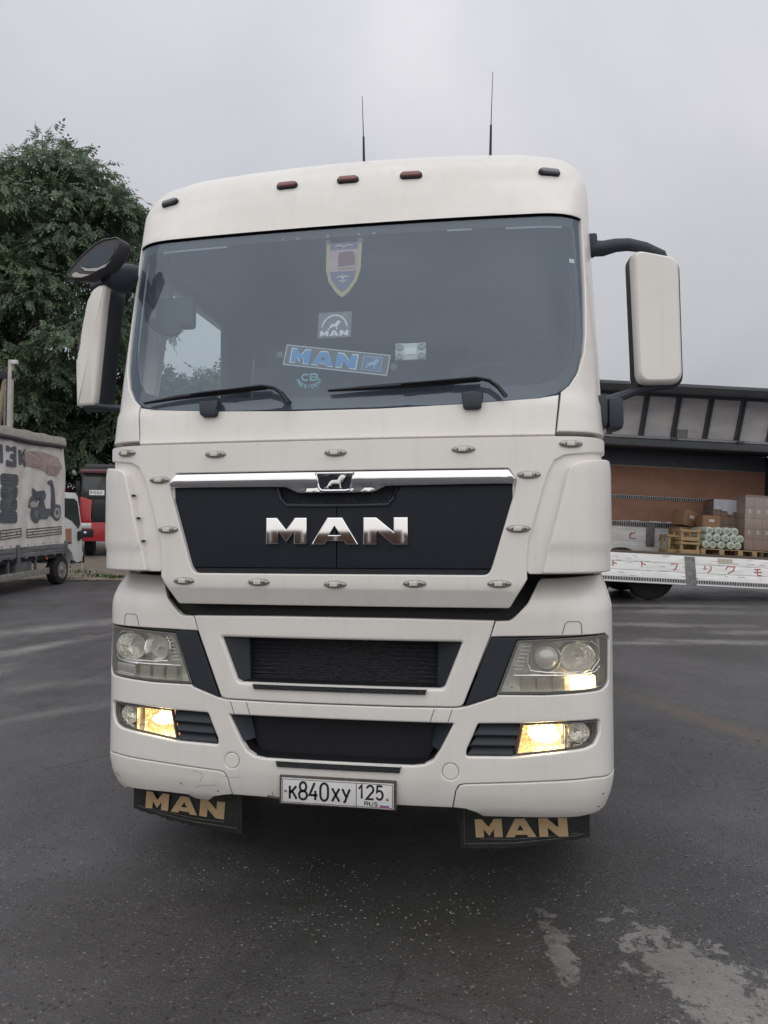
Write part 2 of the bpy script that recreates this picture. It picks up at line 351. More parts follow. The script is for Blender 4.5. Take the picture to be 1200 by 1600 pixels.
def inset(p, d):
    """offset a counter-clockwise loop to its left by d"""
    o = []; n = len(p)
    for i in range(n):
        P = Vector(p[i]); a = (P-Vector(p[i-1])); b = (Vector(p[(i+1) % n])-P)
        if a.length < 1e-9: a = b
        if b.length < 1e-9: b = a
        a.normalize(); b.normalize(); na = Vector((-a.y, a.x)); nb = Vector((-b.y, b.x)); m = na+nb
        if m.length < .3: m = nb
        m.normalize(); k = min(1/max(m.dot(nb), .4), 2); o.append(tuple(P+m*d*k))
    return o
def inside(p, q):
    c = False; n = len(q); j = n-1
    for i in range(n):
        if (q[i][1] > p[1]) != (q[j][1] > p[1]) and p[0] < (q[j][0]-q[i][0])*(p[1]-q[i][1])/(q[j][1]-q[i][1])+q[i][0]: c = not c
        j = i
    return c
def dist_loop(p, q):
    d = 9; P = Vector(p); n = len(q)
    for i in range(n):
        a = Vector(q[i]); b = Vector(q[(i+1) % n])-a; l = b.length_squared
        t = max(0, min(1, (P-a).dot(b)/l)) if l else 0; d = min(d, (P-a-b*t).length)
    return d
def pan(name, f, outline, m, parent, holes=(), r=.008, t=.03, g=.05, rows=(), off=0, raw=False, sgn=1, hr=None, flat=False):
    """a bodywork panel: outline in (x, z) on surface f, rounded edge r, depth t, holes cut through"""
    ff = offs(f, off) if off else f
    def cv(p):
        p = fillet(p); p = [(sgn*q[0], q[1]) for q in p]
        if not raw: p = dens(p, .04); p = [(su(f, q[0], q[1]), q[1]) for q in p]
        return dens(p, g*.8)
    O = cv(outline); H = [cv(h) for h in holes]
    if area(O) < 0: O.reverse()
    H = [h if area(h) < 0 else h[::-1] for h in H]       # holes clockwise: left of the loop is panel material
    loops = [O]+H; V = []; F = []; fill = []; rings = []
    for li, l in enumerate(loops):
        rr = r if li == 0 or hr is None else hr
        st = [(rr, 0), (rr*.62, rr*.08), (rr*.29, rr*.29), (rr*.08, rr*.62), (0, rr), (0, max(t, rr*1.2))]
        idx = []
        for d, dep in st:
            q = inset(l, d) if d else l; k = len(V)
            for u, z in q: V.append(ff(u, z)-nrm(ff, u, z)*dep)
            idx.append(list(range(k, k+len(q))))
            if dep == 0: fill.append((q, k))
        for a, b in zip(idx, idx[1:]):
            n = len(a)
            for i in range(n): F.append((a[i], b[i], b[(i+1) % n], a[(i+1) % n]))
    pts = []; ids = []; edges = []
    for q, k in fill:
        s0 = len(pts)
        for i, p in enumerate(q): pts.append(Vector(p)); ids.append(k+i); edges.append((s0+i, s0+(i+1) % len(q)))
    us = [p[0] for p in fill[0][0]]; zs = [p[1] for p in fill[0][0]]
    zz = [min(zs)+g*(i+.5) for i in range(int((max(zs)-min(zs))/g)+1)]
    zz = [z for z in zz if all(abs(z-q) > g*.35 for q in rows)]+[q for q in rows if min(zs) < q < max(zs)]
    nu = int((max(us)-min(us))/g)+1
    for z in zz:
        for i in range(nu):
            p = (min(us)+g*(i+.5), z)
            if inside(p, fill[0][0]) and not any(inside(p, h[0]) for h in fill[1:]) and all(dist_loop(p, l[0]) > g*.33 for l in fill):
                pts.append(Vector(p)); k = len(V); V.append(ff(*p)); ids.append(k)
    res = geometry.delaunay_2d_cdt(pts, edges, [], 0, 1e-6)
    vo, fo, orig = res[0], res[2], res[3]
    mp_ = []
    for i, v in enumerate(vo):
        if orig[i]: mp_.append(ids[orig[i][0]])
        else: mp_.append(len(V)); V.append(ff(v.x, v.y))
    for tri in fo:
        c = ((vo[tri[0]].x+vo[tri[1]].x+vo[tri[2]].x)/3, (vo[tri[0]].y+vo[tri[1]].y+vo[tri[2]].y)/3)
        if inside(c, fill[0][0]) and not any(inside(c, h[0]) for h in fill[1:]): F.append(tuple(mp_[i] for i in tri))
    b = bmesh.new(); vs = [b.verts.new(v) for v in V]
    for q in F:
        try: b.faces.new([vs[i] for i in q])
        except ValueError: pass
    loose = [v for v in b.verts if not v.link_faces]; bmesh.ops.delete(b, geom=loose, context='VERTS')
    bmesh.ops.recalc_face_normals(b, faces=list(b.faces))
    me = bpy.data.meshes.new(name); b.to_mesh(me); b.free(); me.materials.append(m)
    if flat: return link(name, me, parent)
    me.polygons.foreach_set('use_smooth', [True]*len(me.polygons)); me.set_sharp_from_angle(angle=R_(32)); o = link(name, me, parent)
    wn = o.modifiers.new('weighted', 'WEIGHTED_NORMAL'); wn.mode = 'FACE_AREA'; wn.weight = 90; wn.keep_sharp = True     # broad faces stay flat up to the rounded edge
    return o
def mirror(pts): return [(-p[0],)+tuple(p[1:]) for p in reversed(pts)]
def both(name, f, outline, m, parent, **k): return [pan(name, f, outline, m, parent, sgn=s, **k) for s in (1, -1)]
def sym(half):     # half outline from centre top clockwise on the right to centre bottom; returns the full loop
    return half+[(-p[0],)+tuple(p[1:]) for p in reversed(half)]

# ------------------------------------------------------------------ the yard
def gz(x, y):
    t = y-2.8; return .04*(t if t > 3 else (0 if t < -3 else (t+3)**2/12)) if y < 42 else .04*39.2
def asphalt():
    m = bpy.data.materials.new('wet_asphalt'); m.use_nodes = True; t = m.node_tree; nd = t.nodes; lk = t.links; b = nd['Principled BSDF']
    tx = nd.new('ShaderNodeTexCoord')
    def noise(sc, det, rough=.55, vec=None, dist=0):
        n = nd.new('ShaderNodeTexNoise'); n.inputs['Scale'].default_value = sc; n.inputs['Detail'].default_value = det; n.inputs['Roughness'].default_value = rough; n.inputs['Distortion'].default_value = dist
        lk.new(vec or tx.outputs['Object'], n.inputs['Vector']); return n
    def ramp(src, p0, c0, p1, c1):
        r = nd.new('ShaderNodeValToRGB'); r.color_ramp.elements[0].position = p0; r.color_ramp.elements[1].position = p1
        r.color_ramp.elements[0].color = (*c0, 1); r.color_ramp.elements[1].color = (*c1, 1); lk.new(src, r.inputs['Fac']); return r
    def mix(f, a, c, mode='MIX'):
        q = nd.new('ShaderNodeMixRGB'); q.blend_type = mode
        if isinstance(f, float): q.inputs[0].default_value = f
        else: lk.new(f, q.inputs[0])
        for k, v in ((1, a), (2, c)):
            if isinstance(v, tuple): q.inputs[k].default_value = (*v, 1)
            else: lk.new(v, q.inputs[k])
        return q.outputs[0]
    def mth(op, a, c):
        q = nd.new('ShaderNodeMath'); q.operation = op
        for k, v in ((0, a), (1, c)):
            if isinstance(v, (int, float)): q.inputs[k].default_value = v
            else: lk.new(v, q.inputs[k])
        return q.outputs[0]
    big = noise(.55, 6, .6, dist=.6); mid = noise(3.5, 5, .65); fine = noise(150, 3, .7)
    base = ramp(big.outputs['Fac'], .38, (.068, .066, .068), .62, (.19, .182, .188))
    c = mix(.5, base.outputs[0], ramp(mid.outputs['Fac'], .35, (.030, .030, .030), .7, (.088, .085, .086)).outputs[0])
    c = mix(.40, c, ramp(fine.outputs['Fac'], .35, (.018, .018, .018), .7, (.11, .108, .106)).outputs[0])
    # aggregate chips of different sizes, some pale
    for sc, thr, colr in ((75, .12, (.22, .217, .20)), (140, .13, (.16, .158, .152)), (33, .09, (.24, .235, .215)), (30.7, .12, (.018, .018, .018))):
        v = nd.new('ShaderNodeTexVoronoi'); v.inputs['Scale'].default_value = sc; v.inputs['Randomness'].default_value = 1
        nn = noise(sc*1.3, 2); wv = mix(.012, tx.outputs['Object'], nn.outputs['Color']); lk.new(wv, v.inputs['Vector'])
        sel = mth('GREATER_THAN', nd_sep(nd, lk, v.outputs['Color']), .70); inside_ = mth('LESS_THAN', v.outputs['Distance'], thr*2.2)
        f = mth('MULTIPLY', mth('MULTIPLY', sel, inside_), .75); c = mix(f, c, colr)
    # pale dried patches and drag streaks with shapes of their own
    def blob(cx, cy, rx, ry, ang, wob=.5, sharp=.10, amt=.8, grain=2.2):
        mpn = nd.new('ShaderNodeMapping'); mpn.vector_type = 'TEXTURE'; mpn.inputs['Location'].default_value = (cx, cy, 0); mpn.inputs['Rotation'].default_value = (0, 0, R_(ang)); mpn.inputs['Scale'].default_value = (rx, ry, 1e3)
        lk.new(tx.outputs['Object'], mpn.inputs['Vector'])
        ln = nd.new('ShaderNodeVectorMath'); ln.operation = 'LENGTH'; lk.new(mpn.outputs[0], ln.inputs[0])
        nn = noise(grain, 10, .78, dist=.4); q = mth('ADD', ln.outputs['Value'], mth('MULTIPLY', mth('SUBTRACT', nn.outputs['Fac'], .48), wob*9))
        r = nd.new('ShaderNodeMapRange'); r.inputs['From Min'].default_value = 1; r.inputs['From Max'].default_value = 1-sharp*4; r.inputs['To Max'].default_value = amt
        lk.new(q, r.inputs['Value']); return r.outputs[0]
    pale = []
    for a in PATCHES: pale.append(blob(*a))
    p = pale[0]
    for q in pale[1:]: p = mth('MAXIMUM', p, q)
    pg = mix(.5, ramp(fine.outputs['Fac'], .3, (.16, .157, .148), .7, (.38, .37, .35)).outputs[0], (.27, .265, .25))
    c = mix(p, c, pg)
    br = blob(2.45, 3.55, 1.9, .20, -62, .15, .3, .65, 1.2); c = mix(br, c, (.17, .115, .078))      # a brown mud trail
    vc = nd.new('ShaderNodeTexVoronoi'); vc.feature = 'DISTANCE_TO_EDGE'; vc.inputs['Scale'].default_value = .55; lk.new(mix(.10, tx.outputs['Object'], noise(1.6, 6, .6).outputs['Color']), vc.inputs['Vector'])
    ck = nd.new('ShaderNodeMapRange'); ck.inputs['From Min'].default_value = .0015; ck.inputs['From Max'].default_value = .007; ck.inputs['To Min'].default_value = .5; ck.inputs['To Max'].default_value = 0; lk.new(vc.outputs['Distance'], ck.inputs['Value'])
    c = mix(mth('MULTIPLY', ck.outputs[0], mth('GREATER_THAN', noise(.45, 3).outputs['Fac'], .60)), c, (.010, .010, .010))
    wet = blob(.22, .15, 1.75, 1.75, 8, .14, .2, .9, 1.3); c = mix(wet, c, mix(.6, (.010, .011, .009), ramp(fine.outputs['Fac'], .45, (.008, .009, .007), .75, (.085, .085, .075)).outputs[0]))   # oily damp stain, with the shade below the bumper painted into it
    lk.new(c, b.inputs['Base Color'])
    rr = nd.new('ShaderNodeMapRange'); rr.inputs['From Min'].default_value = .35; rr.inputs['From Max'].default_value = .68; rr.inputs['To Min'].default_value = .26; rr.inputs['To Max'].default_value = .60
    lk.new(mth('ADD', mth('MULTIPLY', big.outputs['Fac'], .6), mth('MULTIPLY', mid.outputs['Fac'], .4)), rr.inputs['Value']); lk.new(mth('MAXIMUM', rr.outputs[0], mth('MULTIPLY', p, .85)), b.inputs['Roughness'])
    b.inputs['Specular IOR Level'].default_value = .45
    v2 = nd.new('ShaderNodeTexVoronoi'); v2.inputs['Scale'].default_value = 95; lk.new(tx.outputs['Object'], v2.inputs['Vector'])
    bp = nd.new('ShaderNodeBump'); bp.inputs['Strength'].default_value = .75; bp.inputs['Distance'].default_value = .007
    lk.new(mth('ADD', mth('MULTIPLY', v2.outputs['Distance'], -.6), mth('ADD', fine.outputs['Fac'], mth('MULTIPLY', mid.outputs['Fac'], 2))), bp.inputs['Height']); lk.new(bp.outputs['Normal'], b.inputs['Normal'])
    return m
def nd_sep(nd, lk, c):
    q = nd.new('ShaderNodeSeparateColor'); lk.new(c, q.inputs[0]); return q.outputs[0]
# centre x, y, half-lengths, angle, ragged edge, softness, strength, grain
PATCHES = [(1.46, -.36, .20, .42, 24, .55, .05, .95, 9), (.965, -.24, .055, .26, 10, .6, .05, .9, 11), (1.72, -.62, .22, .3, 30, .55, .05, .9, 9),
           (-6.4, 7.6, 2.2, .60, 56, .25, .25, .75, 1.6), (-5.6, 5.9, 1.3, .34, 70, .25, .25, .8, 2.2), (-5.3, 4.1, 1.0, .55, 100, .28, .25, .75, 2.5), (-4.0, 3.9, .9, .30, 40, .35, .25, .4, 3), (-3.3, 2.9, .8, .22, 50, .4, .25, .4, 3),
           (3.15, 9.0, 2.0, .34, 0, .3, .2, .7, 1.8), (3.75, 7.5, 1.4, .26, 0, .3, .2, .75, 2.4), (2.7, 7.3, 1.2, .22, 4, .3, .2, .7, 2.4), (3.9, 10.6, 2.0, .5, 0, .3, .2, .65, 1.6), (4.9, 8.45, 1.6, .34, 5, .3, .2, .65, 2), (5.2, 6.3, 1.6, .22, -5, .3, .2, .5, 2), (3.4, 11.4, 2.4, .4, 3, .3, .2, .6, 1.6)]
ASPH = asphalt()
ys = [-60, -40, -25, -15, -8]+[-5+.5*i for i in range(35)]+[14, 16, 18, 20, 24, 28, 34, 42, 60, 120, 300, 900]
xs = [-900, -200, -80, -50, -35]+[-26+1.0*i for i in range(53)]+[35, 50, 80, 200, 900]
random.seed(11)
V = []; F = []
for y in ys:
    for x in xs: V.append((x, y, gz(x, y)+(random.uniform(-.006, .006) if abs(y) < 30 and y > 1.5 else 0)))
nx = len(xs)
for j in range(len(ys)-1):
    for i in range(nx-1): F.append((j*nx+i, j*nx+i+1, (j+1)*nx+i+1, (j+1)*nx+i))
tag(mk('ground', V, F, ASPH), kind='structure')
# gravel verge beyond the asphalt on the left, with a ragged edge
GRAVEL = mat('gravel_earth', (.23, .19, .145), .95, c2=(.10, .085, .065), vscale=7, bump=.8, bscale=25, detail=8)
V = []; F = []; nxx = 60
for i in range(nxx):
    x = -26+22*i/(nxx-1); y0 = 15.35+.18*(x+10)*-.0+random.uniform(-.12, .12)+.25*math.sin(x*.7)
    for k in range(8):
        y = y0+(23*k/7)**1.0; V.append((x, y, gz(x, y)+.012+(.02*random.random() if k else 0)))
for i in range(nxx-1):
    for k in range(7): F.append((i*8+k, (i+1)*8+k, (i+1)*8+k+1, i*8+k+1))
tag(mk('gravel_verge', V, F, GRAVEL), kind='structure')
# loose chips on the asphalt in front of the truck
PEB = mat('loose_chips', (.22, .215, .20), .85, c2=(.055, .055, .052), vscale=3)
random.seed(3); mb = MB()
for i in range(4500):
    y = random.uniform(-.8, 3.5) if random.random() < .5 else random.uniform(-.8, .4); x = random.uniform(-2.4, 3.2) if y > .4 else random.uniform(-1.2, 2.0)
    if -1.2 < x < 1.2 and y > .5: continue
    s_ = random.choice((.0016, .002, .0026, .0035, .005))*random.uniform(.7, 1.3)*(1 if y < .6 else 1.5); a = random.uniform(0, 6.3); z = gz(x, y)
    M = Matrix.Translation((x, y, z+s_*.3)) @ Matrix.Rotation(a, 4, 'Z') @ Matrix.Diagonal((s_*random.uniform(.8, 1.7), s_, s_*.6, 1))
    mb.add([(1, 0, 0), (-1, 0, 0), (0, 1, 0), (0, -1, 0), (0, 0, 1), (0, 0, -1)], [(0, 2, 4), (2, 1, 4), (1, 3, 4), (3, 0, 4), (2, 0, 5), (1, 2, 5), (3, 1, 5), (0, 3, 5)], M)
tag(mb.build('loose_gravel_chips', PEB, smooth=False), 'pale loose stone chips scattered on the wet asphalt', 'gravel', kind='stuff')

# ------------------------------------------------------------------ the white truck tractor
T = tag(empty('truck'), 'big white truck cab facing the camera with chrome lettering and lit fog lamps', 'truck')
def part(mb, name, m, parent=T, ang=35): return mb.build(name, m, parent, True, ang)
def liner(name, f, outline, d0, d1, shrink, m, parent, sgn=1):
    p = [(sgn*q[0], q[1]) for q in fillet(outline)]; p = dens(p, .03)
    if area(p) < 0: p.reverse()
    q = inset(p, shrink); V = []; n = len(p)
    for l, d in ((p, d0), (q, d1)):
        for x, z in l:
            u = su(f, x, z); V.append(f(u, z)+Vector((0, 1, 0))*d)
    return mk(name, V, [(i, (i+1) % n, n+(i+1) % n, n+i) for i in range(n)], m, parent, True, 30)
def groove(name, f, pts, wd, m, parent, off=.0009, sgn=1):
    P = []
    for a, b in zip(pts, pts[1:]):
        k = max(1, math.ceil(math.dist(a, b)/.03)); P += [(a[0]+(b[0]-a[0])*j/k, a[1]+(b[1]-a[1])*j/k) for j in range(k)]
    P.append(pts[-1]); V = []; F = []; n = len(P)
    for i in range(n):
        a = Vector(P[max(i-1, 0)]); b = Vector(P[min(i+1, n-1)]); t = (b-a).normalized(); q = Vector((-t.y, t.x))*wd*.5
        for s_ in (1, -1):
            x, z = P[i][0]+q.x*s_, P[i][1]+q.y*s_; u = su(f, sgn*x, z); V.append(f(u, z)+nrm(f, u, z)*off)
    for i in range(n-1): F.append((2*i, 2*i+1, 2*i+3, 2*i+2))
    return mk(name, V, F, m, parent)
SEAM = mat('seam_dark', (.10, .095, .09), .8)  # dark line colour of the panel seams
# --- upper cab: pillars, doors, rear quarter, roof
WIN = [(1.135, 3.150), (1.139, 3.03), (1.143, 2.80), (1.137, 2.57), (1.125, 2.467), (1.094, 2.365), (1.052, 2.30), (1.0, 2.265), (.92, 2.250), (.57, 2.229), (.2, 2.218)]
PIL = [(1.020, 2.272), (1.058, 2.303), (1.101, 2.368), (1.132, 2.47), (1.144, 2.57), (1.150, 2.80), (1.146, 3.03), (1.143, 3.186), (1.19, 3.193), (1.33, 3.193), (1.33, 2.086), (.995, 2.086)]
both('corner_pillar', S, PIL, WHITE, T, r=.006, t=.05, rows=(2.225, 2.26, 2.5))
DOOR = [(1.337, 3.185), (2.42, 3.185), (2.42, 1.46), (1.337, 1.46)]
DWIN = [(1.385, 3.09, .05), (2.32, 3.09, .06), (2.32, 2.50, .06), (1.95, 2.44), (1.385, 2.33, .05)]
drs = both('door', S, DOOR, WHITE, T, holes=[DWIN], r=.006, t=.05, g=.12, rows=(2.062, 2.26))
for sg, d in zip((1, -1), drs):
    pan('side_window', S, [(p[0], p[1]) for p in fillet(DWIN)], SIDEGLASS, d, r=.002, t=.004, g=.2, off=-.012, sgn=sg)
    liner('window_seal', S, DWIN, 0, 0, -.012, BLACK, d, sg).location = (sg*.002, 0, 0)
    MB().box((sg*1.262, 1.25, 1.98), (.03, .22, .04), .012).build('door_handle', BLACK, d)
both('rear_quarter', S, [(2.426, 3.185), (3.12, 3.185), (3.12, 1.46), (2.426, 1.46)], WHITE, T, r=.004, t=.04, g=.15, rows=(2.26,))
MB().box((0, 2.27, 2.36), (2.40, .04, 1.80), .01).build('back_wall', WHITE, T)
ROWS = [(3.158, .196, 1.196), (3.17, .199, 1.199), (3.24, .214, 1.197), (3.32, .232, 1.190), (3.39, .252, 1.178), (3.45, .274, 1.158), (3.50, .302, 1.132), (3.54, .338, 1.098), (3.575, .390, 1.045), (3.605, .47, .955), (3.63, .60, .82), (3.65, .80, .60), (3.66, 1.0, .35), (3.662, 1.12, .15)]
fine_rows = []
for i in range(len(ROWS)-1):
    p0, p1, p2, p3 = ROWS[max(i-1, 0)], ROWS[i], ROWS[i+1], ROWS[min(i+2, len(ROWS)-1)]
    for k in range(3):
        t = k/3; fine_rows.append(tuple(.5*(2*p1[j]+(p2[j]-p0[j])*t+(2*p0[j]-5*p1[j]+4*p2[j]-p3[j])*t*t+(3*p1[j]-p0[j]-3*p2[j]+p3[j])*t**3) for j in range(3)))
fine_rows.append(ROWS[-1])
us = [-PS.L[-1]+2*PS.L[-1]*i/160 for i in range(161)]; V = []; F = []
def roofpt(u, z, y0, wd):
    x, y = PS.at(u); xx = x*wd/1.235; q = min(1, max(0, (z-3.17)/.2)); c = 1-.66*q       # the corner tightens towards the top
    ye = y if y < .05 else .05+(min(y, .36)-.05)*c
    if y > .36: ye += (y-.36)/1.9*(2.3-y0-ye)
    cv = .048*q*min(1.25, xx*xx)*max(0, 1-max(0, y-.3)/.6)
    return Vector((xx, y0+ye+cv, z))
for z, y0, wd in fine_rows:
    for u in us: V.append(roofpt(u, z, y0, wd))
nu = len(us)
for j in range(len(fine_rows)-1):
    for i in range(nu-1): F.append((j*nu+i, j*nu+i+1, (j+1)*nu+i+1, (j+1)*nu+i))
last = (len(fine_rows)-1)*nu; F.append(tuple(last+i for i in range(nu)))
for j in range(len(fine_rows)-1): F.append((j*nu, (j+1)*nu, (j+1)*nu+nu-1, j*nu+nu-1))
roof = mk('roof', V, F, WHITE, T, True, 60)
V2 = []
lip = [roofpt(u, 3.158, .196, 1.196) for u in us]; V2 = lip+[p+Vector((-p.x*.05, .05, .0)) for p in lip]
mk('lip', V2, [(i, nu+i, nu+i+1, i+1) for i in range(nu-1)], BLACK, roof)
# marker lamps on the roof
def rooffind(x, z):
    row = min(range(len(fine_rows)), key=lambda i: abs(fine_rows[i][0]-z)); r0 = fine_rows[row]; best = min(us, key=lambda u: abs(roofpt(u, *r0).x-x))
    r1 = fine_rows[row+1]; p = roofpt(best, *r0); a = roofpt(best+.02, *r0)-roofpt(best-.02, *r0); c = roofpt(best, *r1)-p
    return p, a.normalized(), a.cross(c).normalized()
def capsule(l, h, n=8): return [(l/2-h/2+h/2*math.cos(R_(-90+180*i/n)), h/2*math.sin(R_(-90+180*i/n))) for i in range(n+1)]+[(-l/2+h/2+h/2*math.cos(R_(90+180*i/n)), h/2*math.sin(R_(90+180*i/n))) for i in range(n+1)]
for x, m in ((0, AMBER), (.3, AMBER), (-.3, AMBER), (1.011, GREYLENS), (-1.011, GREYLENS)):
    p, a, n = rooffind(x, 3.405); fr = frame(p-n*.004, a, n.cross(a), n)
    base = MB().prism(capsule(.112, .038), .016, fr, .004).build('roof_lamp', BLACK, T)
    base['label'] = 'brown-red marker lamp on the roof front' if m is AMBER else 'grey marker lamp at the roof corner'
    MB().prism(capsule(.098, .028), .014, fr @ Matrix.Translation((0, 0, .012)), .006).build('lens', m, base)
for x, z0, lean in ((.036, 3.57, -.011), (.705, 3.57, .016)):     # whip antennas
    tp = 3.995 if x < .5 else 4.055
    o = MB().tube([(x, .5, z0), (x+lean*.3, .5, z0+.20)], [.0075, .0055]).build('antenna', BLACK, T)
    MB().tube([(x+lean*.3, .5, z0+.19), (x+lean, .5, tp)], [.0028, .0016], 6).build('whip', BLACK, o)
# --- windscreen
ws = pan('windscreen', S, sym(WIN[::-1])[::-1], WINDSCREEN, T, r=.003, t=.005, off=-.010, g=.06)
ring = [(1.105, 3.105, .05), (1.110, 3.03), (1.112, 2.80), (1.105, 2.59), (1.09, 2.49), (1.055, 2.40), (1.01, 2.345), (.93, 2.318), (.57, 2.296), (.2, 2.286)]
pan('windscreen_surround', S, sym([(p[0]*1.004, p[1]+(.012 if p[1] > 3 else -.012)) for p in WIN[::-1]])[::-1], BLACK, ws, holes=[sym(ring[::-1])[::-1]], r=.003, t=.012, off=-.018, g=.06)
# --- cab interior seen through the glass
IN = T
dash = MB().box((0, .50, 2.02), (2.20, .55, .44), .06).box((.68, .62, 2.27), (.75, .30, .12), .05).box((-.5, .45, 2.25), (1.0, .3, .04), .015).build('dashboard', INT_D, IN)
MB().box((0, 1.25, 1.52), (2.38, 1.95, .05)).build('cab_floor', INT_D, IN)
MB().box((0, 1.32, 3.30), (2.26, 1.85, .04), .01).build('headliner', INT_L, IN)
MB().box((0, .52, 3.26), (2.05, .35, .10), .04).build('overhead_shelf', INT_D, IN)
MB().box((0, 2.22, 2.35), (2.34, .03, 1.75)).build('rear_lining', INT_L, IN)
MB().box((0, 1.95, 2.15), (2.3, .55, .16), .05).build('bunk', INT_S, IN)
MB().box((0, 2.0, 3.12), (2.2, .40, .30), .04).build('locker', INT_L, IN)
for sx_ in (.68, -.68):
    st = MB().box((sx_, 1.22, 1.98), (.52, .52, .16), .06).build('seat', INT_S, IN)
    MB().box((sx_, 1.50, 2.40), (.50, .14, .78), .06, ).build('seat_back', INT_S, st)
    MB().box((sx_, 1.50, 2.86), (.28, .11, .18), .05).build('headrest', INT_S, st)
swm = Matrix.Translation((.68, .80, 2.36)) @ Matrix.Rotation(R_(-52), 4, 'X')
cir = [(.235*math.cos(R_(a)), .235*math.sin(R_(a)), 0) for a in range(0, 361, 12)]
stw = MB().tube([swm @ Vector(p) for p in cir], .017, 8, cap=False).build('steering_wheel', DGREY, IN)
hub = MB().lathe([(.02, -.05), (.085, -.03), (.09, 0), (.05, .015)], 16, swm)
for a in (20, 160, 270): hub.tube([swm @ Vector((0, 0, -.01)), swm @ Vector((.23*math.cos(R_(a)), .23*math.sin(R_(a)), 0))], .016, 6)
hub.build('hub', DGREY, stw)
for sx_, ya, yb in ((-1.14, 1.42, 1.95), (1.14, .50, 1.95)):        # curtains gathered at the sides
    V = []; F = []
    for i in range(25):
        yy = ya+(yb-ya)*i/24; xx = sx_-math.copysign(.03*math.sin(i*1.6), sx_)
        V += [(xx, yy, 3.2), (xx, yy, 2.05)]
    for i in range(24): F.append((2*i, 2*i+1, 2*i+3, 2*i+2))
    mk('curtain', V, F, mat('curtain_cloth', (.16, .16, .17), .95), IN)
dv = MB().box((-.965, .37, 2.815), (.22, .05, .17), .05, None, 3).build('reflection_standin', BLACK, IN)  # added solid stand-in for a dark mirror reflection in the glass
MB().lathe([(.02, -.02), (.075, -.015), (.085, 0), (.075, .015), (.02, .02)], 20, Matrix.Translation((-1.02, .36, 2.745)) @ Matrix.Rotation(R_(18), 4, 'Y') @ Matrix.Diagonal((1.15, 1, .55, 1)) @ Matrix.Rotation(R_(90), 4, 'X')).build('standin_pod', BLACK, dv)
MB().tube([(-1.165, .40, 2.96), (-1.10, .38, 2.88), (-1.04, .37, 2.84)], .022, 8).build('standin_arm', INT_D, dv)
# --- wiper cowl and main flap
cowl = pan('cowl_panel', S, sym([(.2, 2.210), (.57, 2.221), (.92, 2.243), (1.009, 2.259), (.987, 2.0725)]), WHITE, T, r=.006, t=.03, rows=(2.085, 2.225, 2.24), off=.001)
def flapS(u, z):
    p = S(u, z)
    if z < 1.387: p = p+Vector((0, (1.387-z)*.45, 0))
    return p
flapS.plan, flapS.w = PS, WS
FLAP = [(1.33, 2.066), (1.33, 2.012), (1.235, 2.004), (1.11, 1.988), (1.03, 1.979), (.985, 1.957), (.958, 1.905), (.937, 1.841), (.868, 1.60), (.858, 1.50), (.861, 1.432), (.783, 1.298, .012)]
GR = [(.783, 1.922, .008), (.815, 1.872, .01), (.807, 1.815), (.713, 1.501), (.694, 1.448, .03)]
flap = pan('front_flap', flapS, sym(FLAP), WHITE, T, holes=[sym(GR)], r=.007, t=.04, rows=(1.387, 1.375), g=.045)
pan('flap_backing', S, sym([(1.0, 2.10), (1.0, 2.03)]), SEAM, T, r=.002, t=.004, off=-.025, g=.1)
both('corner_recess', S, [(.80, 1.96), (.95, 2.035), (1.36, 2.05), (1.36, 1.456), (.872, 1.454), (.80, 1.52)], WHITE, T, r=.004, t=.03, off=-.013)
def dfn(u, z): return .028-(.007 if z < 1.556 else (.007*(1.578-z)/.022 if z < 1.578 else 0))-(.006*(z-1.92)/.05 if z > 1.92 else 0)
both('air_deflector', offs(S, 0, dfn), [(1.043, 1.934, .03), (1.09, 1.952), (1.235, 1.974), (1.47, 1.985, .03), (1.47, 1.47, .03), (1.235, 1.462), (.924, 1.457, .012)], WHITE, T, r=.008, t=.045, rows=(1.556, 1.578, 1.92), g=.04)
for sg in (-1,):          # rubber buffers between deflector and flap
    for z in (1.82, 1.71, 1.60):
        x = 1.036-(1.93-z)*.256; u = su(S, sg*x, z); p = S(u, z); MB().box(p+Vector((0, -.004, 0)), (.012, .02, .010), .003).build('rubber_buffer', BLACK, T)
# black gap under the flap
pan('gap_cover', B, sym([(.80, 1.62), (1.0, 1.60), (1.30, 1.56), (1.42, 1.50), (1.42, 1.37), (.95, 1.37), (.84, 1.20)]), VOID, T, r=.002, t=.004, off=-.055, g=.1)
# --- grille
GRH = [(.243, 1.765, .015), (.285, 1.842)]
for sg in (1, -1):
    pan('grille_panel', S, [(.0015, 1.763), (.238, 1.763), (.30, 1.85), (.30, 1.93), (.82, 1.93), (.82, 1.86), (.722, 1.500), (.713, 1.476), (.0015, 1.476)], GRILLE, T, r=.003, t=.02, off=-.026, sgn=sg, g=.06)
pan('grille_lower_strip', S, sym([(.718, 1.474), (.70, 1.435)]), BLACK, T, r=.004, t=.015, off=-.034, g=.08)
MESH = mat('honeycomb_mesh', (.010, .013, .02), .4, bump=1, bscale=130)
pan('grille_recess', S, sym([(.31, 1.86), (.245, 1.755)]), MESH, T, r=.002, t=.01, off=-.048, g=.06)
ridge = MB(); rp = [(-.282, 1.846), (-.268, 1.80), (-.238, 1.766), (-.1, 1.763), (.1, 1.763), (.240, 1.766), (.270, 1.80), (.285, 1.846)]
ridge.tube([S(su(S, x, z), z)+Vector((0, .018, 0)) for x, z in rp], .007, 8).build('recess_rim', DGREY, T)
def chfn(u, z): t = (z-1.884)/.038; return .006+.020*(1-min(1, t*t)) if z > 1.846 else .006
CHS = offs(S, 0, chfn)
EM = [(.086, 1.909, .006), (.070, 1.838, .014)]
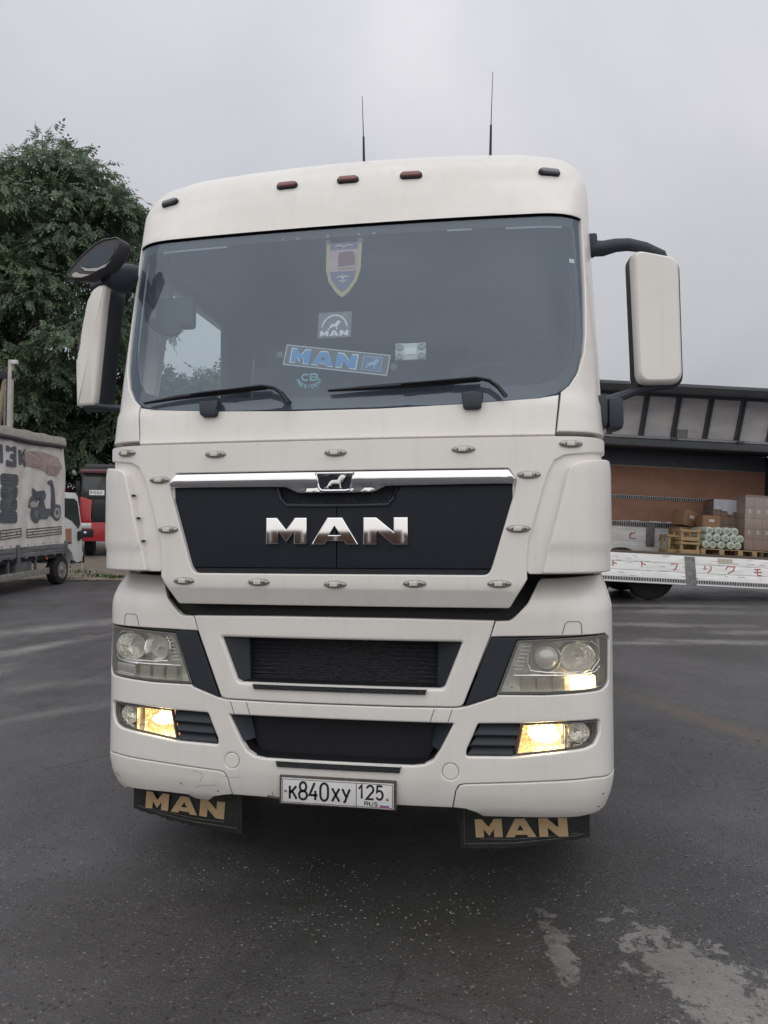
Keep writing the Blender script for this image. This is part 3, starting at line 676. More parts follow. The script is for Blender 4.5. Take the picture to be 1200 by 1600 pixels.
ch = pan('chrome_bar', CHS, sym([(.782, 1.9195, .004), (.812, 1.872, .006), (.806, 1.851), (.34, 1.8475), (.225, 1.846, .02), (.178, 1.821, .02)]), CHROME, T, holes=[sym(EM)], r=.006, t=.03, rows=(1.86, 1.872, 1.884, 1.896, 1.908), g=.03, hr=.004)
pan('emblem_plate', S, sym([(.09, 1.915), (.072, 1.83)]), GRILLE, T, r=.002, t=.01, off=-.004, g=.05)
rim = MB().tube([CHS(su(S, x, z), z)+Vector((0, -.004, 0)) for x, z in [(-.089, 1.912), (-.076, 1.845), (-.066, 1.833), (-.05, 1.830), (.05, 1.830), (.066, 1.833), (.076, 1.845), (.089, 1.912)]], .0065, 8)
rim.build('emblem_rim', CHROME, ch)
FR = lambda y, z=0, x=0: frame((x, y, z), (1, 0, 0), (0, 0, 1), (0, -1, 0))
MB().prism(lion(.000232), .008, FR(-.004, 1.868), .002).build('lion_emblem', CHROME_D, T)['label'] = 'chrome lion emblem in the grille bar'
for o in letters(.666, .124, .022, FR(.028, 1.6455), .004, CHROME_L, T, 'chrome_letter'): pass
# --- side marker lamps on the flap
def marker(x, z):
    u = su(flapS, x, z); p = flapS(u, z); n = nrm(flapS, u, z); a = (flapS(u+.01, z)-flapS(u-.01, z)).normalized(); fr = frame(p-n*.001, a, n.cross(a), n)
    el = [(.054*math.cos(R_(t)), .0185*math.sin(R_(t))) for t in range(0, 360, 15)]
    b = MB(); V = []; k = len(el)
    for sc, h in ((1, 0), (.97, .005), (.86, .010), (.62, .0125)): V += [(q[0]*sc, q[1]*sc, h) for q in el]
    F = [(i*k+j, i*k+(j+1) % k, (i+1)*k+(j+1) % k, (i+1)*k+j) for i in range(3) for j in range(k)]+[tuple(3*k+j for j in range(k))]
    o = b.add(V, F, fr).build('marker_lamp', LAMPBASE, T)
    MB().box((-.006, .001, .0125), (.036, .021, .010), .003, fr).build('lens', LAMPLENS, o)
    for s_ in (-1, 1): MB().lathe([(.0032, .008), (.0042, .0125), (.002, .0132)], 8, fr @ Matrix.Translation((s_*.027+.001, 0, 0))).build('screw', BLACK, o)
for x, z in ((1.055, 2.029), (.584, 2.010), (.871, 1.893), (.824, 1.654), (.739, 1.411), (.364, 1.409)): marker(x, z); marker(-x, z)
marker(0, 2.005); marker(0, 1.402)
# --- bumper
HL = [(.816, 1.152, .006), (1.212, 1.176, .02), (1.234, 1.155, .015), (1.226, .95, .03), (1.19, .931), (.937, .914), (.724, .912, .008)]
UG = [(.572, 1.142, .01), (.488, .932, .02)]
LG = [(.532, .777, .008), (.47, .657), (.44, .612), (.40, .590), (.35, .583)]
FOG = [(.640, .779, .01), (.832, .784), (.996, .795), (1.184, .800, .02), (1.180, .735), (1.155, .692), (1.112, .676), (.921, .652), (.801, .636), (.585, .632, .02), (.590, .665), (.618, .725)]
b1 = pan('bumper_centre', B, sym([(.30, 1.2455), (.717, 1.240), (.6955, 1.168), (.573, .8585, .02), (.544, .8515), (.30, .8485)]), WHITE, T, holes=[sym(UG)], r=.007, t=.04, hr=.016, g=.045)
B2 = [(.30, .8430), (.544, .8460), (.579, .852), (.722, .900), (.727, .908), (.937, .910), (1.19, .927), (1.231, .945, .03), (1.239, 1.158, .02), (1.212, 1.181), (.836, 1.172), (.7005, 1.169), (.722, 1.2375), (.79, 1.240, .02), (.863, 1.318), (.915, 1.416, .015), (.93, 1.429), (1.0, 1.431), (1.14, 1.440), (1.45, 1.45), (1.45, .535), (1.25, .535), (1.15, .5475), (1.033, .5405), (.845, .5275), (.578, .5115, .01), (.552, .5045, .01), (.537, .474), (.522, .392)]
caph = [(.516+.036*math.cos(R_(a)), .563+.036*math.sin(R_(a))) for a in range(0, 360, 18)]
fogL = mirror(FOG)
b2 = pan('bumper', B, sym(B2), WHITE, T, holes=[sym(LG), FOG, fogL, caph, mirror(caph)], r=.006, t=.035, hr=.010, g=.04, rows=(.505, .53, 1.27, 1.33, 1.37))
both('towing_cap', B, [(.516+.0352*math.cos(R_(a)), .563+.0352*math.sin(R_(a))) for a in range(0, 360, 18)], WHITE, T, r=.003, t=.02, g=.03)
CP = [(.527, .393), (.5415, .473), (.557, .500, .01), (.579, .507, .01), (.845, .523), (1.033, .536), (1.15, .543), (1.25, .531), (1.45, .531), (1.45, .39), (1.24, .374), (1.15, .360), (1.08, .352), (.92, .348), (.66, .345, .01), (.625, .372), (.58, .388)]
CPL = [(.527, .393), (.5415, .473), (.557, .500, .01), (.579, .507, .01), (.845, .523), (1.033, .536), (1.15, .543), (1.25, .531), (1.45, .531), (1.45, .39), (1.24, .374), (1.21, .352, .01), (1.14, .346, .01), (1.10, .372), (.86, .372), (.76, .368), (.73, .344, .01), (.66, .340, .01), (.62, .372), (.57, .385)]
pan('bumper_corner', B, CP, WHITE2, T, r=.006, t=.035, g=.035, rows=(.34, .38, .44, .505))
pan('bumper_corner', B, CPL, WHITE2, T, r=.006, t=.035, g=.035, rows=(.34, .38, .44, .505), sgn=-1)['label'] = 'cracked bumper corner with a hairline split'
CRK = mat('crack_dark', (.16, .15, .135), .9)
for pl in ([(-.69, .497), (-.665, .485), (-.668, .470), (-.682, .452), (-.690, .425), (-.712, .417)], [(-.69, .497), (-.72, .500)], [(-.56, .487), (-.515, .482), (-.48, .488)], [(-.69, .428), (-.60, .440)]): groove('crack', B, pl, .0014, CRK, T)
for sg in (1, -1):
    groove('headlamp_washer_cover', B, [(1.015, 1.182), (1.028, 1.229), (1.040, 1.239), (1.09, 1.239), (1.10, 1.228), (1.102, 1.183)], .0032, SEAM, T, sgn=sg)
    groove('seam', B, [(.445, .840), (.425, .782)], .003, SEAM, T, sgn=sg); groove('seam', B, [(.525, .840), (.505, .782)], .003, SEAM, T, sgn=sg)
    # scuffs
for k, (x, z) in enumerate(((-1.16, .44), (-1.15, .436), (-.79, .435), (1.19, .46), (1.17, .40), (-.60, .41))): groove('scuff', B, [(x, z), (x+.010, z-.004*(k % 3)+.001)], .006, CRK, T)
groove('scuff', B, [(-.345, .402), (-.325, .398), (-.30, .395), (-.285, .394)], .012, CRK, T); groove('scuff', B, [(-.32, .425), (-.315, .398)], .003, CRK, T)
# openings
liner('grille_liner', B, sym(UG), .024, .12, .004, VOID, T); pan('radiator_mesh', B, sym([(.56, 1.15), (.47, .92)]), mat('radiator_mesh', (.008, .009, .011), .45, bump=.9, bscale=40, stretch=(1, 1, 6)), T, r=.002, t=.004, off=-.11, g=.1)
liner('grille_liner', B, sym(LG), .016, .12, .004, VOID, T); pan('intake_mesh', B, sym([(.52, .79), (.40, .57)]), MATS['deep_black'], T, r=.002, t=.004, off=-.10, g=.1)
for i in range(9):
    z = .96+.0195*i; MB().tube([(-.46-.02*(z-.95)*3, .175, z), (.46+.02*(z-.95)*3, .175, z)], .0028, 5).build('mesh_bar', BLACK, T)
for sg in (1, -1):
    for nm, a, b_, c, d_, m_ in (('grille_cheek', (.574, 1.146), (.486, .928), (.452, .925), (.458, 1.146), TRIM), ('grille_cheek', (.534, .779), (.462, .650), (.425, .655), (.452, .779), DGREY)):
        y0 = .092; mk(nm, [(sg*a[0], y0, a[1]), (sg*b_[0], y0, b_[1]), (sg*c[0], y0+.055, c[1]), (sg*d_[0], y0+.055, d_[1]), (sg*c[0], y0+.10, c[1]), (sg*d_[0], y0+.10, d_[1])], [(0, 1, 2, 3), (3, 2, 4, 5)], m_, T)
STEP = mat('step_rubber', (.018, .02, .022), .6, bump=.9, bscale=120)
for hw, z0, z1, clips in ((.405, .905, .930, (-.3, 0, .3)), (.288, .551, .580, (-.2, .2))):
    sp = pan('step_plate', B, sym([(hw+.006, z1), (hw, z0)]), STEP, T, r=.002, t=.01, off=.012, g=.06)
    groove('edge_strip', B, [(-hw-.004, z1+.001), (hw+.004, z1+.001)], .005, WHITE2, sp, off=.014)
    for c in clips: MB().box((c, .05+.05*c*c, z1+.002), (.022, .012, .008), .002).build('clip', WHITE2, sp)
# --- headlamps
REFL = mat('lamp_reflector', (.86, .86, .85), .10, 1); HOUS = mat('lamp_housing', (.74, .74, .71), .25, .5, var=.2, vscale=18); YEL = mat('aged_housing', (.70, .71, .64), .25, .5, var=.2, vscale=15)
WARM = mat('lit_drl', (.9, .7, .4), .5, emit=(1, .70, .34), estr=4); HOT = mat('lit_bulb', (1, .9, .7), .5, emit=(1, .78, .46), estr=24)
FACET = mat('faceted_reflector', (.86, .85, .82), .10, 1, bump=.9, bscale=55)
FOGLIT = mat('lit_reflector', (1, .74, .40), .22, 1, emit=(1, .48, .14), estr=.75, bump=1, bscale=45)
def bowl(x, y, z, r, d, ry=1): return MB().lathe([(r*.10, d), (r*.45, d*.9), (r*.75, d*.55), (r*.93, d*.12), (r, 0), (r*1.06, .003), (r*1.08, .012)], 28, Matrix.Translation((x, y, z)) @ Matrix.Diagonal((1, 1, ry, 1)) @ Matrix.Rotation(R_(-90), 4, 'X'), False)
for sg in (1, -1):
    H = empty('headlamp'); H.parent = T; H['label'] = 'headlamp with a lit lower running light' if sg > 0 else 'headlamp that is off, twin reflectors showing'
    inner = inset(fillet(HL) if area(fillet(HL)) > 0 else fillet(HL)[::-1], .012)
    pan('lamp_seal', B, [(p[0], p[1]) for p in fillet(HL)], DGREY, H, holes=[inner], r=.003, t=.03, off=-.006, sgn=sg, g=.05)
    liner('lamp_wall', B, inner, .006, .085, .006, HOUS, H, sg)
    pan('lamp_back', B, [(p[0], p[1]) for p in fillet(HL)], HOUS if sg > 0 else YEL, H, r=.003, t=.005, off=-.085, sgn=sg, g=.05)
    pan('lens', B, [(p[0], p[1]) for p in fillet(HL)], LENS, H, r=.004, t=.006, off=-.004, sgn=sg, g=.05)
    bowl(sg*1.085, .165, 1.072, .078, .075, .86).build('reflector', FACET, H, True, 60)
    if sg > 0:
        bowl(.945, .15, 1.072, .066, .04).build('reflector', REFL, H, True, 60)
        MB().lathe([(.056, 0), (.055, -.012), (.048, -.028), (.034, -.040), (.016, -.047), (.002, -.049)], 24, Matrix.Translation((.945, .160, 1.072)) @ Matrix.Rotation(R_(-90), 4, 'X')).build('projector_lens', mat('projector_glass', (.55, .55, .53), .08, .25, coat=1), H, True, 60)
    else:
        bowl(-.945, .155, 1.068, .064, .07).build('reflector', REFL, H, True, 60)
        MB().lathe([(.004, -.03), (.010, -.025), (.011, 0), (.008, .05)], 10, Matrix.Translation((-.945, .185, 1.072)) @ Matrix.Rotation(R_(-90), 4, 'X')).build('bulb', CHROME_D, H)
    MB().lathe([(.004, -.03), (.009, -.025), (.010, 0), (.008, .05)], 10, Matrix.Translation((sg*1.085, .205, 1.075)) @ Matrix.Rotation(R_(-90), 4, 'X')).build('bulb', CHROME_D, H)
    led = MB(); pts = [(.80, .992), (.90, .992), (1.0, .993), (1.10, .998), (1.16, 1.006), (1.19, 1.03)]
    led.tube([B(su(B, sg*x, z), z)+Vector((0, .035, 0)) for x, z in pts], [.004, .006, .006, .006, .005, .003], 8).build('chrome_ledge', CHROME, H)
    bz = [(1.19, 1.06), (1.185, 1.115), (1.15, 1.143), (1.06, 1.150), (.96, 1.146), (.89, 1.140), (.868, 1.10), (.862, 1.05), (.875, 1.012), (.95, 1.004), (1.06, 1.006), (1.15, 1.012), (1.19, 1.06)]
    MB().tube([B(su(B, sg*x, z), z)+Vector((0, .045, 0)) for x, z in bz], .0045, 8, cap=False).build('bezel', CHROME, H)
    for i in range(7):
        z = 1.125-i*.017; x0 = .835-i*.0065; MB().box((sg*(x0+.022), .115, z), (.036, .02, .0035), .001).build('fin', REFL, H)
    MB().lathe([(.006, -.01), (.009, 0)], 8, Matrix.Translation((sg*.79, .10, .945)) @ Matrix.Rotation(R_(-90), 4, 'X')).build('stud', REFL, H)
    for x in (.86, .93, 1.0): MB().box((sg*x, .16, .955), (.055, .02, .055), .006).build('indicator_cell', mat('indicator_cell', (.34, .30, .26), .3, .4), H)
    blk = MB().box((0, 0, 0), (.125, .02, .052), .008, Matrix.Translation((sg*1.105, .165, .965)) @ Matrix.Rotation(sg*R_(20), 4, 'Z') @ Matrix.Rotation(-sg*R_(4), 4, 'Y'))
    blk.build('running_light', WARM if sg > 0 else REFL, H)
    if sg > 0:
        MB().box((0, 0, 0), (.10, .012, .030), .008, Matrix.Translation((1.104, .156, .965)) @ Matrix.Rotation(R_(20), 4, 'Z')).build('lit_core', HOT, H)
    TR = [(.7045, 1.1645, .006), (.832, 1.1655), (.812, 1.149), (.7185, .914), (.715, .904), (.584, .8575)]
    pan('headlamp_trim', B, TR, TRIM, T, r=.004, t=.03, sgn=sg, g=.05)
    # fog lamp and louvres
    FL = [(.836, .781, .006), (.996, .790), (1.179, .795, .02), (1.175, .735), (1.150, .694), (1.110, .679), (.921, .655), (.805, .640, .006)]
    G_ = empty('fog_lamp'); G_.parent = T; G_['label'] = 'lit yellow fog lamp in the bumper'
    fi = inset(fillet(FL) if area(fillet(FL)) > 0 else fillet(FL)[::-1], .008)
    pan('lamp_seal', B, fillet(FL), mat('fog_seal', (.10, .10, .10), .5), G_, holes=[fi], r=.002, t=.02, off=-.012, sgn=sg, g=.04)
    liner('lamp_wall', B, fi, .014, .075, .004, REFL, G_, sg)
    pan('lamp_back', B, fillet(FL), HOUS, G_, r=.002, t=.004, off=-.080, sgn=sg, g=.05)
    pan('lens', B, fillet(FL), LENSFOG, G_, r=.003, t=.005, off=-.010, sgn=sg, g=.05)
    lit = [(.842, .770), (1.015, .777), (1.018, .678), (.92, .666), (.818, .652)]
    pan('lit_reflector', B, lit, FOGLIT, G_, r=.003, t=.004, off=-.060, sgn=sg, g=.04)
    MB().lathe([(.004, -.02), (.022, -.016), (.032, 0), (.020, .02)], 16, Matrix.Translation((sg*(.935 if sg > 0 else .90), .135, .728)) @ Matrix.Diagonal((2.1 if sg > 0 else 1.5, 1, 1.05 if sg > 0 else .8, 1)) @ Matrix.Rotation(R_(-90), 4, 'X')).build('bulb', HOT, G_)
    MB().box((sg*1.026, .15, .727), (.008, .06, .105), .002).build('divider', REFL, G_)
    bowl(sg*1.09, .175, .735, .045, .035).build('reflector', FACET, G_, True, 60)
    for k in range(9): MB().box((sg*(1.045+k*.0145), .128+.018*(k/8)**2*2.2, .738), (.004, .004, .085-.004*k), .001).build('lens_rib', LENSFOG, G_)
    for i, (zt, zb, xt, xb) in enumerate(((.773, .728, .655, .622), (.7255, .682, .640, .606), (.679, .640, .624, .592))):
        tl = lambda u, z, zb=zb, zt=zt: -.008-.032*(z-zb)/(zt-zb)
        pan('louvre_slat', offs(B, 0, tl), [(xt, zt), (.834-i*.013, zt+.002), (.820-i*.013, zb+.002), (xb-.008, zb), (xb, zb+.004)], TRIM, T, r=.004, t=.03, sgn=sg, g=.05)
    pan('lamp_bay', B, [(p[0], p[1]) for p in fillet(FOG)], VOID, T, r=.002, t=.004, off=-.10, sgn=sg, g=.1)
# --- licence plate
pl = MB().box((0, .056, .450), (.548, .012, .132), .004).build('plate_frame', mat('plate_frame', (.10, .085, .075), .6, var=.4, vscale=20), T)
PM = Matrix.Translation((0, .046, .4485)) @ Matrix.Rotation(R_(.25), 4, 'Y')
plate = MB().box((0, 0, 0), (.524, .005, .114), .002, PM).build('licence_plate', PLATE, T); plate['label'] = 'white licence plate with black characters and small flag'
PF = PM @ frame((0, -.0032, 0), (1, 0, 0), (0, 0, 1), (0, -1, 0))
ink = MB()
for ch_, x, wd, h in (('K', -.222, .033, .058), ('8', -.178, .038, .078), ('4', -.128, .038, .078), ('0', -.077, .036, .078), ('X', -.022, .034, .058), ('Y', .026, .034, .058)):
    m1 = MB(); glyph(ch_, x, -.036, wd, h, .0105, m1, PF); m1.build('plate_character', INK, plate, False)
for ch_, x, wd in (('1', .098, .030), ('2', .138, .033), ('5', .182, .032)):
    m1 = MB(); glyph(ch_, x, -.016, wd, .060, .0095, m1, PF); m1.build('plate_character', INK, plate, False)
for i, ch_ in enumerate('RUS'):
    m1 = MB(); glyph(ch_, .130+i*.022, -.046, .015, .018, .0035, m1, PF); m1.build('plate_character', INK, plate, False)
m1 = MB(); stroke([(.0905, -.052), (.0905, .052)], .003, m1, PF); stroke([(-.257, -.052), (.257, -.052), (.257, .052), (-.257, .052), (-.257, -.052)], .0025, m1, PF); m1.build('plate_border', INK, plate, False)
for i, c in enumerate(((.65, .65, .66), (.10, .16, .42), (.42, .07, .08))):
    m1 = MB(); y0 = -.034-i*.0062; m1.add([(.200, y0, .0004), (.242, y0, .0004), (.242, y0-.0062, .0004), (.200, y0-.0062, .0004)], [(3, 2, 1, 0)], PF); m1.build('flag_stripe', mat('flag_%d' % i, c, .5), plate, False)
for x, z in ((-.242, .0), (.234, -.012)): MB().lathe([(.006, 0), (.0065, .003), (.003, .005)], 10, PF @ Matrix.Translation((x, z, 0))).build('plate_screw', METAL, plate)
# --- mud flaps hanging below the bumper
FLAPM = mat('mudflap_rubber', (.010, .011, .012), .5, c2=(.026, .026, .025), vscale=9, bump=.25, bscale=40)
TAN = mat('tan_lettering', (.55, .39, .22), .7, c2=(.46, .32, .17), vscale=12)
random.seed(5)
for sg in (1, -1):
    x0, x1, zt, zb = .545, 1.15, .40, .135; V = []; F = []; n = 40
    yf = lambda x: .30+.10*max(0, abs(x)-.75)**1.2
    for i in range(n+1):
        x = x0+(x1-x0)*i/n; zz = zb+.075*(max(0, x-.55)/.6)**1.6+(random.uniform(-.006, .004) if sg < 0 else random.uniform(-.002, .002))
        for k, z in enumerate((zt, .30, zz)): V.append((sg*x, yf(x)-.0, z)); 
        for k, z in enumerate((zt, .30, zz)): V.append((sg*x, yf(x)+.012, z))
    for i in range(n):
        a, b = i*6, (i+1)*6; F += [(a, b, b+1, a+1), (a+1, b+1, b+2, a+2), (a+3, a+4, b+4, b+3), (a+4, a+5, b+5, b+4), (a+2, b+2, b+5, a+5)]
    F += [(0, 1, 4, 3), (1, 2, 5, 4), (n*6, n*6+3, n*6+4, n*6+1), (n*6+1, n*6+4, n*6+5, n*6+2)]
    fl = mk('mud_flap', V, F, FLAPM, T); fl['label'] = 'black mud flap with tan letters' if sg > 0 else 'black mud flap with tan letters and a torn dusty edge'
    sx_ = 1 if sg > 0 else -1; cx = .832 if sg > 0 else -.852
    ang = 0
    fr = frame((cx, yf(cx)-.004, .248 if sg > 0 else .255), (1, sg*.02, sg*.07), (-sg*.07, 0, 1), (sg*.02, -1, 0))
    letters(.43, .085, .003, fr, 0, TAN, fl, 'flap_letter')
    st = MB(); rim_ = [(x0+.02, .32), (x0+.02, zb+.022), (.80, zb+.040), (1.0, zb+.067), (x1-.03, zb+.092)]
    st.tube([(sg*x, yf(x)-.003, z) for x, z in rim_], .0028, 6).tube([(sg*x, yf(x)-.003, z) for x, z in [(.64, .185), (.8, .192), (1.0, .215), (1.09, .230)]], .0022, 6).build('raised_edge', mat('dusty_edge', (.13, .13, .12), .8, var=.4, vscale=30), fl)
# --- wipers
for sg, pth, armp, blk in ((1, [(-.045, 2.302), (.15, 2.309), (.34, 2.316), (.50, 2.323), (.66, 2.331)], [(.30, 2.318), (.64, 2.335), (.70, 2.322), (.74, 2.290), (.772, 2.245)], (.575, .672)),
                           (-1, [(-.98, 2.276), (-.80, 2.298), (-.62, 2.312), (-.45, 2.322), (-.34, 2.328)], [(-.72, 2.306), (-.36, 2.332), (-.30, 2.318), (-.262, 2.29), (-.222, 2.242)], (-.675, -.578))):
    up = lambda p, d: [S(su(S, x, z), z)+Vector((0, -d, 0)) for x, z in p]
    wp = empty('wiper'); wp.parent = T
    MB().tube(up(pth, .022), [.004, .008, .010, .009, .006], 6, flat=1.6).build('wiper_blade', BLACK, wp)
    MB().tube(up(pth, .030), [.003, .006, .008, .008, .006], 6).build('wiper_spoiler', BLACK, wp)
    MB().tube(up(armp, .045), [.008, .014, .015, .016, .018], 8, flat=.6).build('wiper_arm', BLACK, wp)
    xc = sum(blk)/2
    MB().prism([(blk[0]-xc, .036), (blk[1]-xc, .036), (blk[1]-xc-.008, -.03), (blk[1]-xc-.018, -.038), (blk[0]-xc+.018, -.038), (blk[0]-xc+.008, -.03)], .05, frame((xc, S(su(S, xc, 2.228), 2.228).y+.010, 2.228), (1, 0, 0), (0, .15, 1), (0, -1, .15)), .008).build('wiper_cover', DGREY, T)
# --- mirrors
def mirror_head(name, cx, cy, cz, rz, lab):
    M = Matrix.Translation((cx, cy, cz)) @ Matrix.Rotation(rz, 4, 'Z')
    o = empty('wing_mirror'); o.parent = T; o['label'] = lab
    def shell(wd, hh, d0, d1, rr, mt, nm, taper=.86, xo=0):
        V = []; F = []; prof = [(d0, .84), (d0+.004, .90), (d0+.014, .955), (d0+.032, .99), (d0+.05, 1.0), (d1, 1.0)]
        out = fillet([(-wd/2, hh/2-.0, rr), (wd/2-.01, hh/2-.05, rr), (wd/2, -hh/2, rr), (-wd/2+.02, -hh/2, rr)]); k = len(out)
        for y, s_ in prof: V += [M @ Vector((xo+q[0]*(s_ if s_ else .001), y, q[1]*((1-(1-s_)*.35) if s_ else .001))) for q in out]
        for i in range(len(prof)-1):
            for j in range(k): F.append((i*k+j, i*k+(j+1) % k, (i+1)*k+(j+1) % k, (i+1)*k+j))
        F += [tuple(range(k)), tuple((len(prof)-1)*k+j for j in reversed(range(k)))]
        return mk(nm, V, F, mt, o, True, 40)
    shell(.232, .665, -.07, .055, .055, WHITE2, 'mirror_cover')
    shell(.252, .675, -.03, .075, .055, DGREY, 'mirror_rim', xo=.008)
    MB().box((0, .078, .08), (.20, .006, .42), .002, M).box((0, .078, -.23), (.20, .006, .14), .002, M).build('mirror_glass', CHROME, o)
    return o
mr_ = mirror_head('r', 1.497, .45, 2.690, R_(4), 'white backed wing mirror beside the driver pillar')
ml_ = empty('wing_mirror'); ml_.parent = T; ml_['label'] = 'scuffed white wing mirror leaning inwards, seen almost edge on'
LMO = [(-.072, -.323), (-.078, -.17), (-.081, -.085), (-.066, -.017), (-.051, .10), (-.026, .238), (.004, .298), (.043, .325), (.080, .327), (.086, .315), (.072, .204), (.051, -.043), (.029, -.31), (.020, -.327), (-.064, -.330)]
LMO = [(p[0]*1.13, p[1]*1.04) for p in dens(LMO, .045)]
def lm_shell(prof, mt, nm):
    V = []; F = []; k = len(LMO)
    for y, ins, dx in prof:
        q = inset(LMO if area(LMO) > 0 else LMO[::-1], ins); V += [(-1.4925+p[0]+dx, y, 2.689+p[1]) for p in q]
    for i in range(len(prof)-1):
        for jj in range(k): F.append((i*k+jj, i*k+(jj+1) % k, (i+1)*k+(jj+1) % k, (i+1)*k+jj))
    for r_, y, dx in ((0, prof[0][0], prof[0][2]), (len(prof)-1, prof[-1][0], prof[-1][2])):
        c_ = len(V); V.append((-1.4925+.004+dx, y, 2.689)); F += [(r_*k+jj, r_*k+(jj+1) % k, c_) if r_ else (r_*k+(jj+1) % k, r_*k+jj, c_) for jj in range(k)]
    return mk(nm, V, F, mt, ml_, True, 40)
lm_shell([(.418, .018, 0), (.421, .010, 0), (.428, .004, 0), (.440, 0, 0), (.470, 0, 0)], WHITE2, 'mirror_cover')
lm_shell([(.463, -.004, .002), (.475, -.007, .004), (.575, -.007, .012), (.590, 0, .014)], DGREY, 'mirror_rim')
lm_shell([(.588, .02, .014), (.594, .02, .014)], CHROME, 'mirror_glass')
# scrapes on the left mirror cover
for k in range(22):
    z = 2.50+.20*random.random(); x = -1.4925-.080+.034*random.random(); MB().tube([(x, .421, z), (x+random.uniform(-.006, .006), .420, z+random.uniform(.015, .06))], random.uniform(.0008, .0022), 4).build('scrape', CRK, ml_)
# arms
MB().box((1.205, .50, 3.095), (.055, .13, .085), .015).build('arm_bracket', DGREY, T)
MB().tube([(1.20, .47, 3.07), (1.26, .46, 3.062), (1.32, .455, 3.072), (1.38, .45, 3.070), (1.46, .45, 3.05), (1.54, .45, 3.01), (1.56, .46, 2.97)], [.034, .032, .028, .026, .022, .018, .016], 10, flat=1.2).build('mirror_arm', DGREY, T)
MB().box((1.205, .30, 2.205), (.082, .15, .160), .034).box((1.282, .32, 2.200), (.076, .14, .152), .030).build('arm_bracket', DGREY, T)
MB().tube([(1.23, .33, 2.26), (1.32, .40, 2.30), (1.40, .45, 2.335), (1.50, .45, 2.352), (1.58, .45, 2.36)], [.030, .028, .024, .022, .018], 10, flat=.9).build('mirror_arm', DGREY, T)
MB().box((-1.205, .50, 3.03), (.055, .13, .12), .015).build('arm_bracket', DGREY, T)
MB().tube([(-1.20, .45, 3.03), (-1.30, .40, 3.04), (-1.40, .42, 3.045), (-1.50, .45, 3.02)], [.034, .030, .026, .02], 10).build('mirror_arm', DGREY, T)
MB().box((-1.225, .46, 2.20), (.06, .12, .155), .028).build('arm_bracket', DGREY, T)
MB().tube([(-1.22, .46, 2.27), (-1.32, .45, 2.33), (-1.44, .45, 2.345), (-1.54, .45, 2.35)], [.028, .026, .022, .018], 10, flat=.8).build('mirror_arm', DGREY, T)
# kerb mirror pod on the nearside corner
kp = empty('kerb_mirror'); kp.parent = T; kp['label'] = 'dark oval kerb mirror pod at the roof corner'
KO = [(62, 370), (72, 345), (90, 320), (160, 240), (240, 170), (300, 145), (375, 138), (400, 160), (400, 190), (372, 262), (330, 320), (290, 355), (240, 385), (170, 413), (110, 412), (72, 398)]
kf = lambda q: [((x-230)*.000856, (275-y)*.00074) for x, y in q]
KL = dens(kf(KO), .02); KL = KL if area(KL) > 0 else KL[::-1]; V = []; F = []; k = len(KL)
for y, ins in ((.040, .012), (.034, .006), (.040, 0), (.070, -.002), (.105, .004), (.130, .016), (.142, .030)): V += [(-1.248+q[0]+(.02 if y > .1 else 0), y, 3.007+q[1]) for q in inset(KL, ins)]
for i in range(6):
    for jj in range(k): F.append((i*k+jj, i*k+(jj+1) % k, (i+1)*k+(jj+1) % k, (i+1)*k+jj))
F += [tuple(range(k)), tuple(6*k+jj for jj in reversed(range(k)))]
mk('pod', V, F, mat('pod_grey', (.055, .052, .058), .5, var=.2), kp, True, 50)
KF = frame((-1.248, .0405, 3.007), (1, 0, 0), (0, 0, 1), (0, -1, 0))
MB().prism(kf([(255, 202), (365, 196), (357, 255), (312, 316), (240, 343), (160, 325), (200, 262)]), .003, KF).build('mirror_glass', mat('dark_mirror', (.05, .06, .075), .08, .85), kp)
EDG = mat('pod_edge', (.42, .41, .40), .4)
MB().prism(kf([(150, 328), (200, 345), (262, 344), (320, 318), (342, 298), (305, 342), (245, 366), (185, 360)]), .006, KF).build('pod_edge', EDG, kp)
MB().prism(kf([(96, 380), (122, 362), (150, 378), (215, 386), (160, 402), (110, 398)]), .006, KF).build('pod_edge', EDG, kp)
MB().tube([(-1.225, .115, 2.955), (-1.205, .18, 2.955), (-1.195, .27, 2.985), (-1.20, .36, 3.02)], [.040, .052, .055, .052], 12, flat=1.4).build('pod_arm', DGREY, kp)
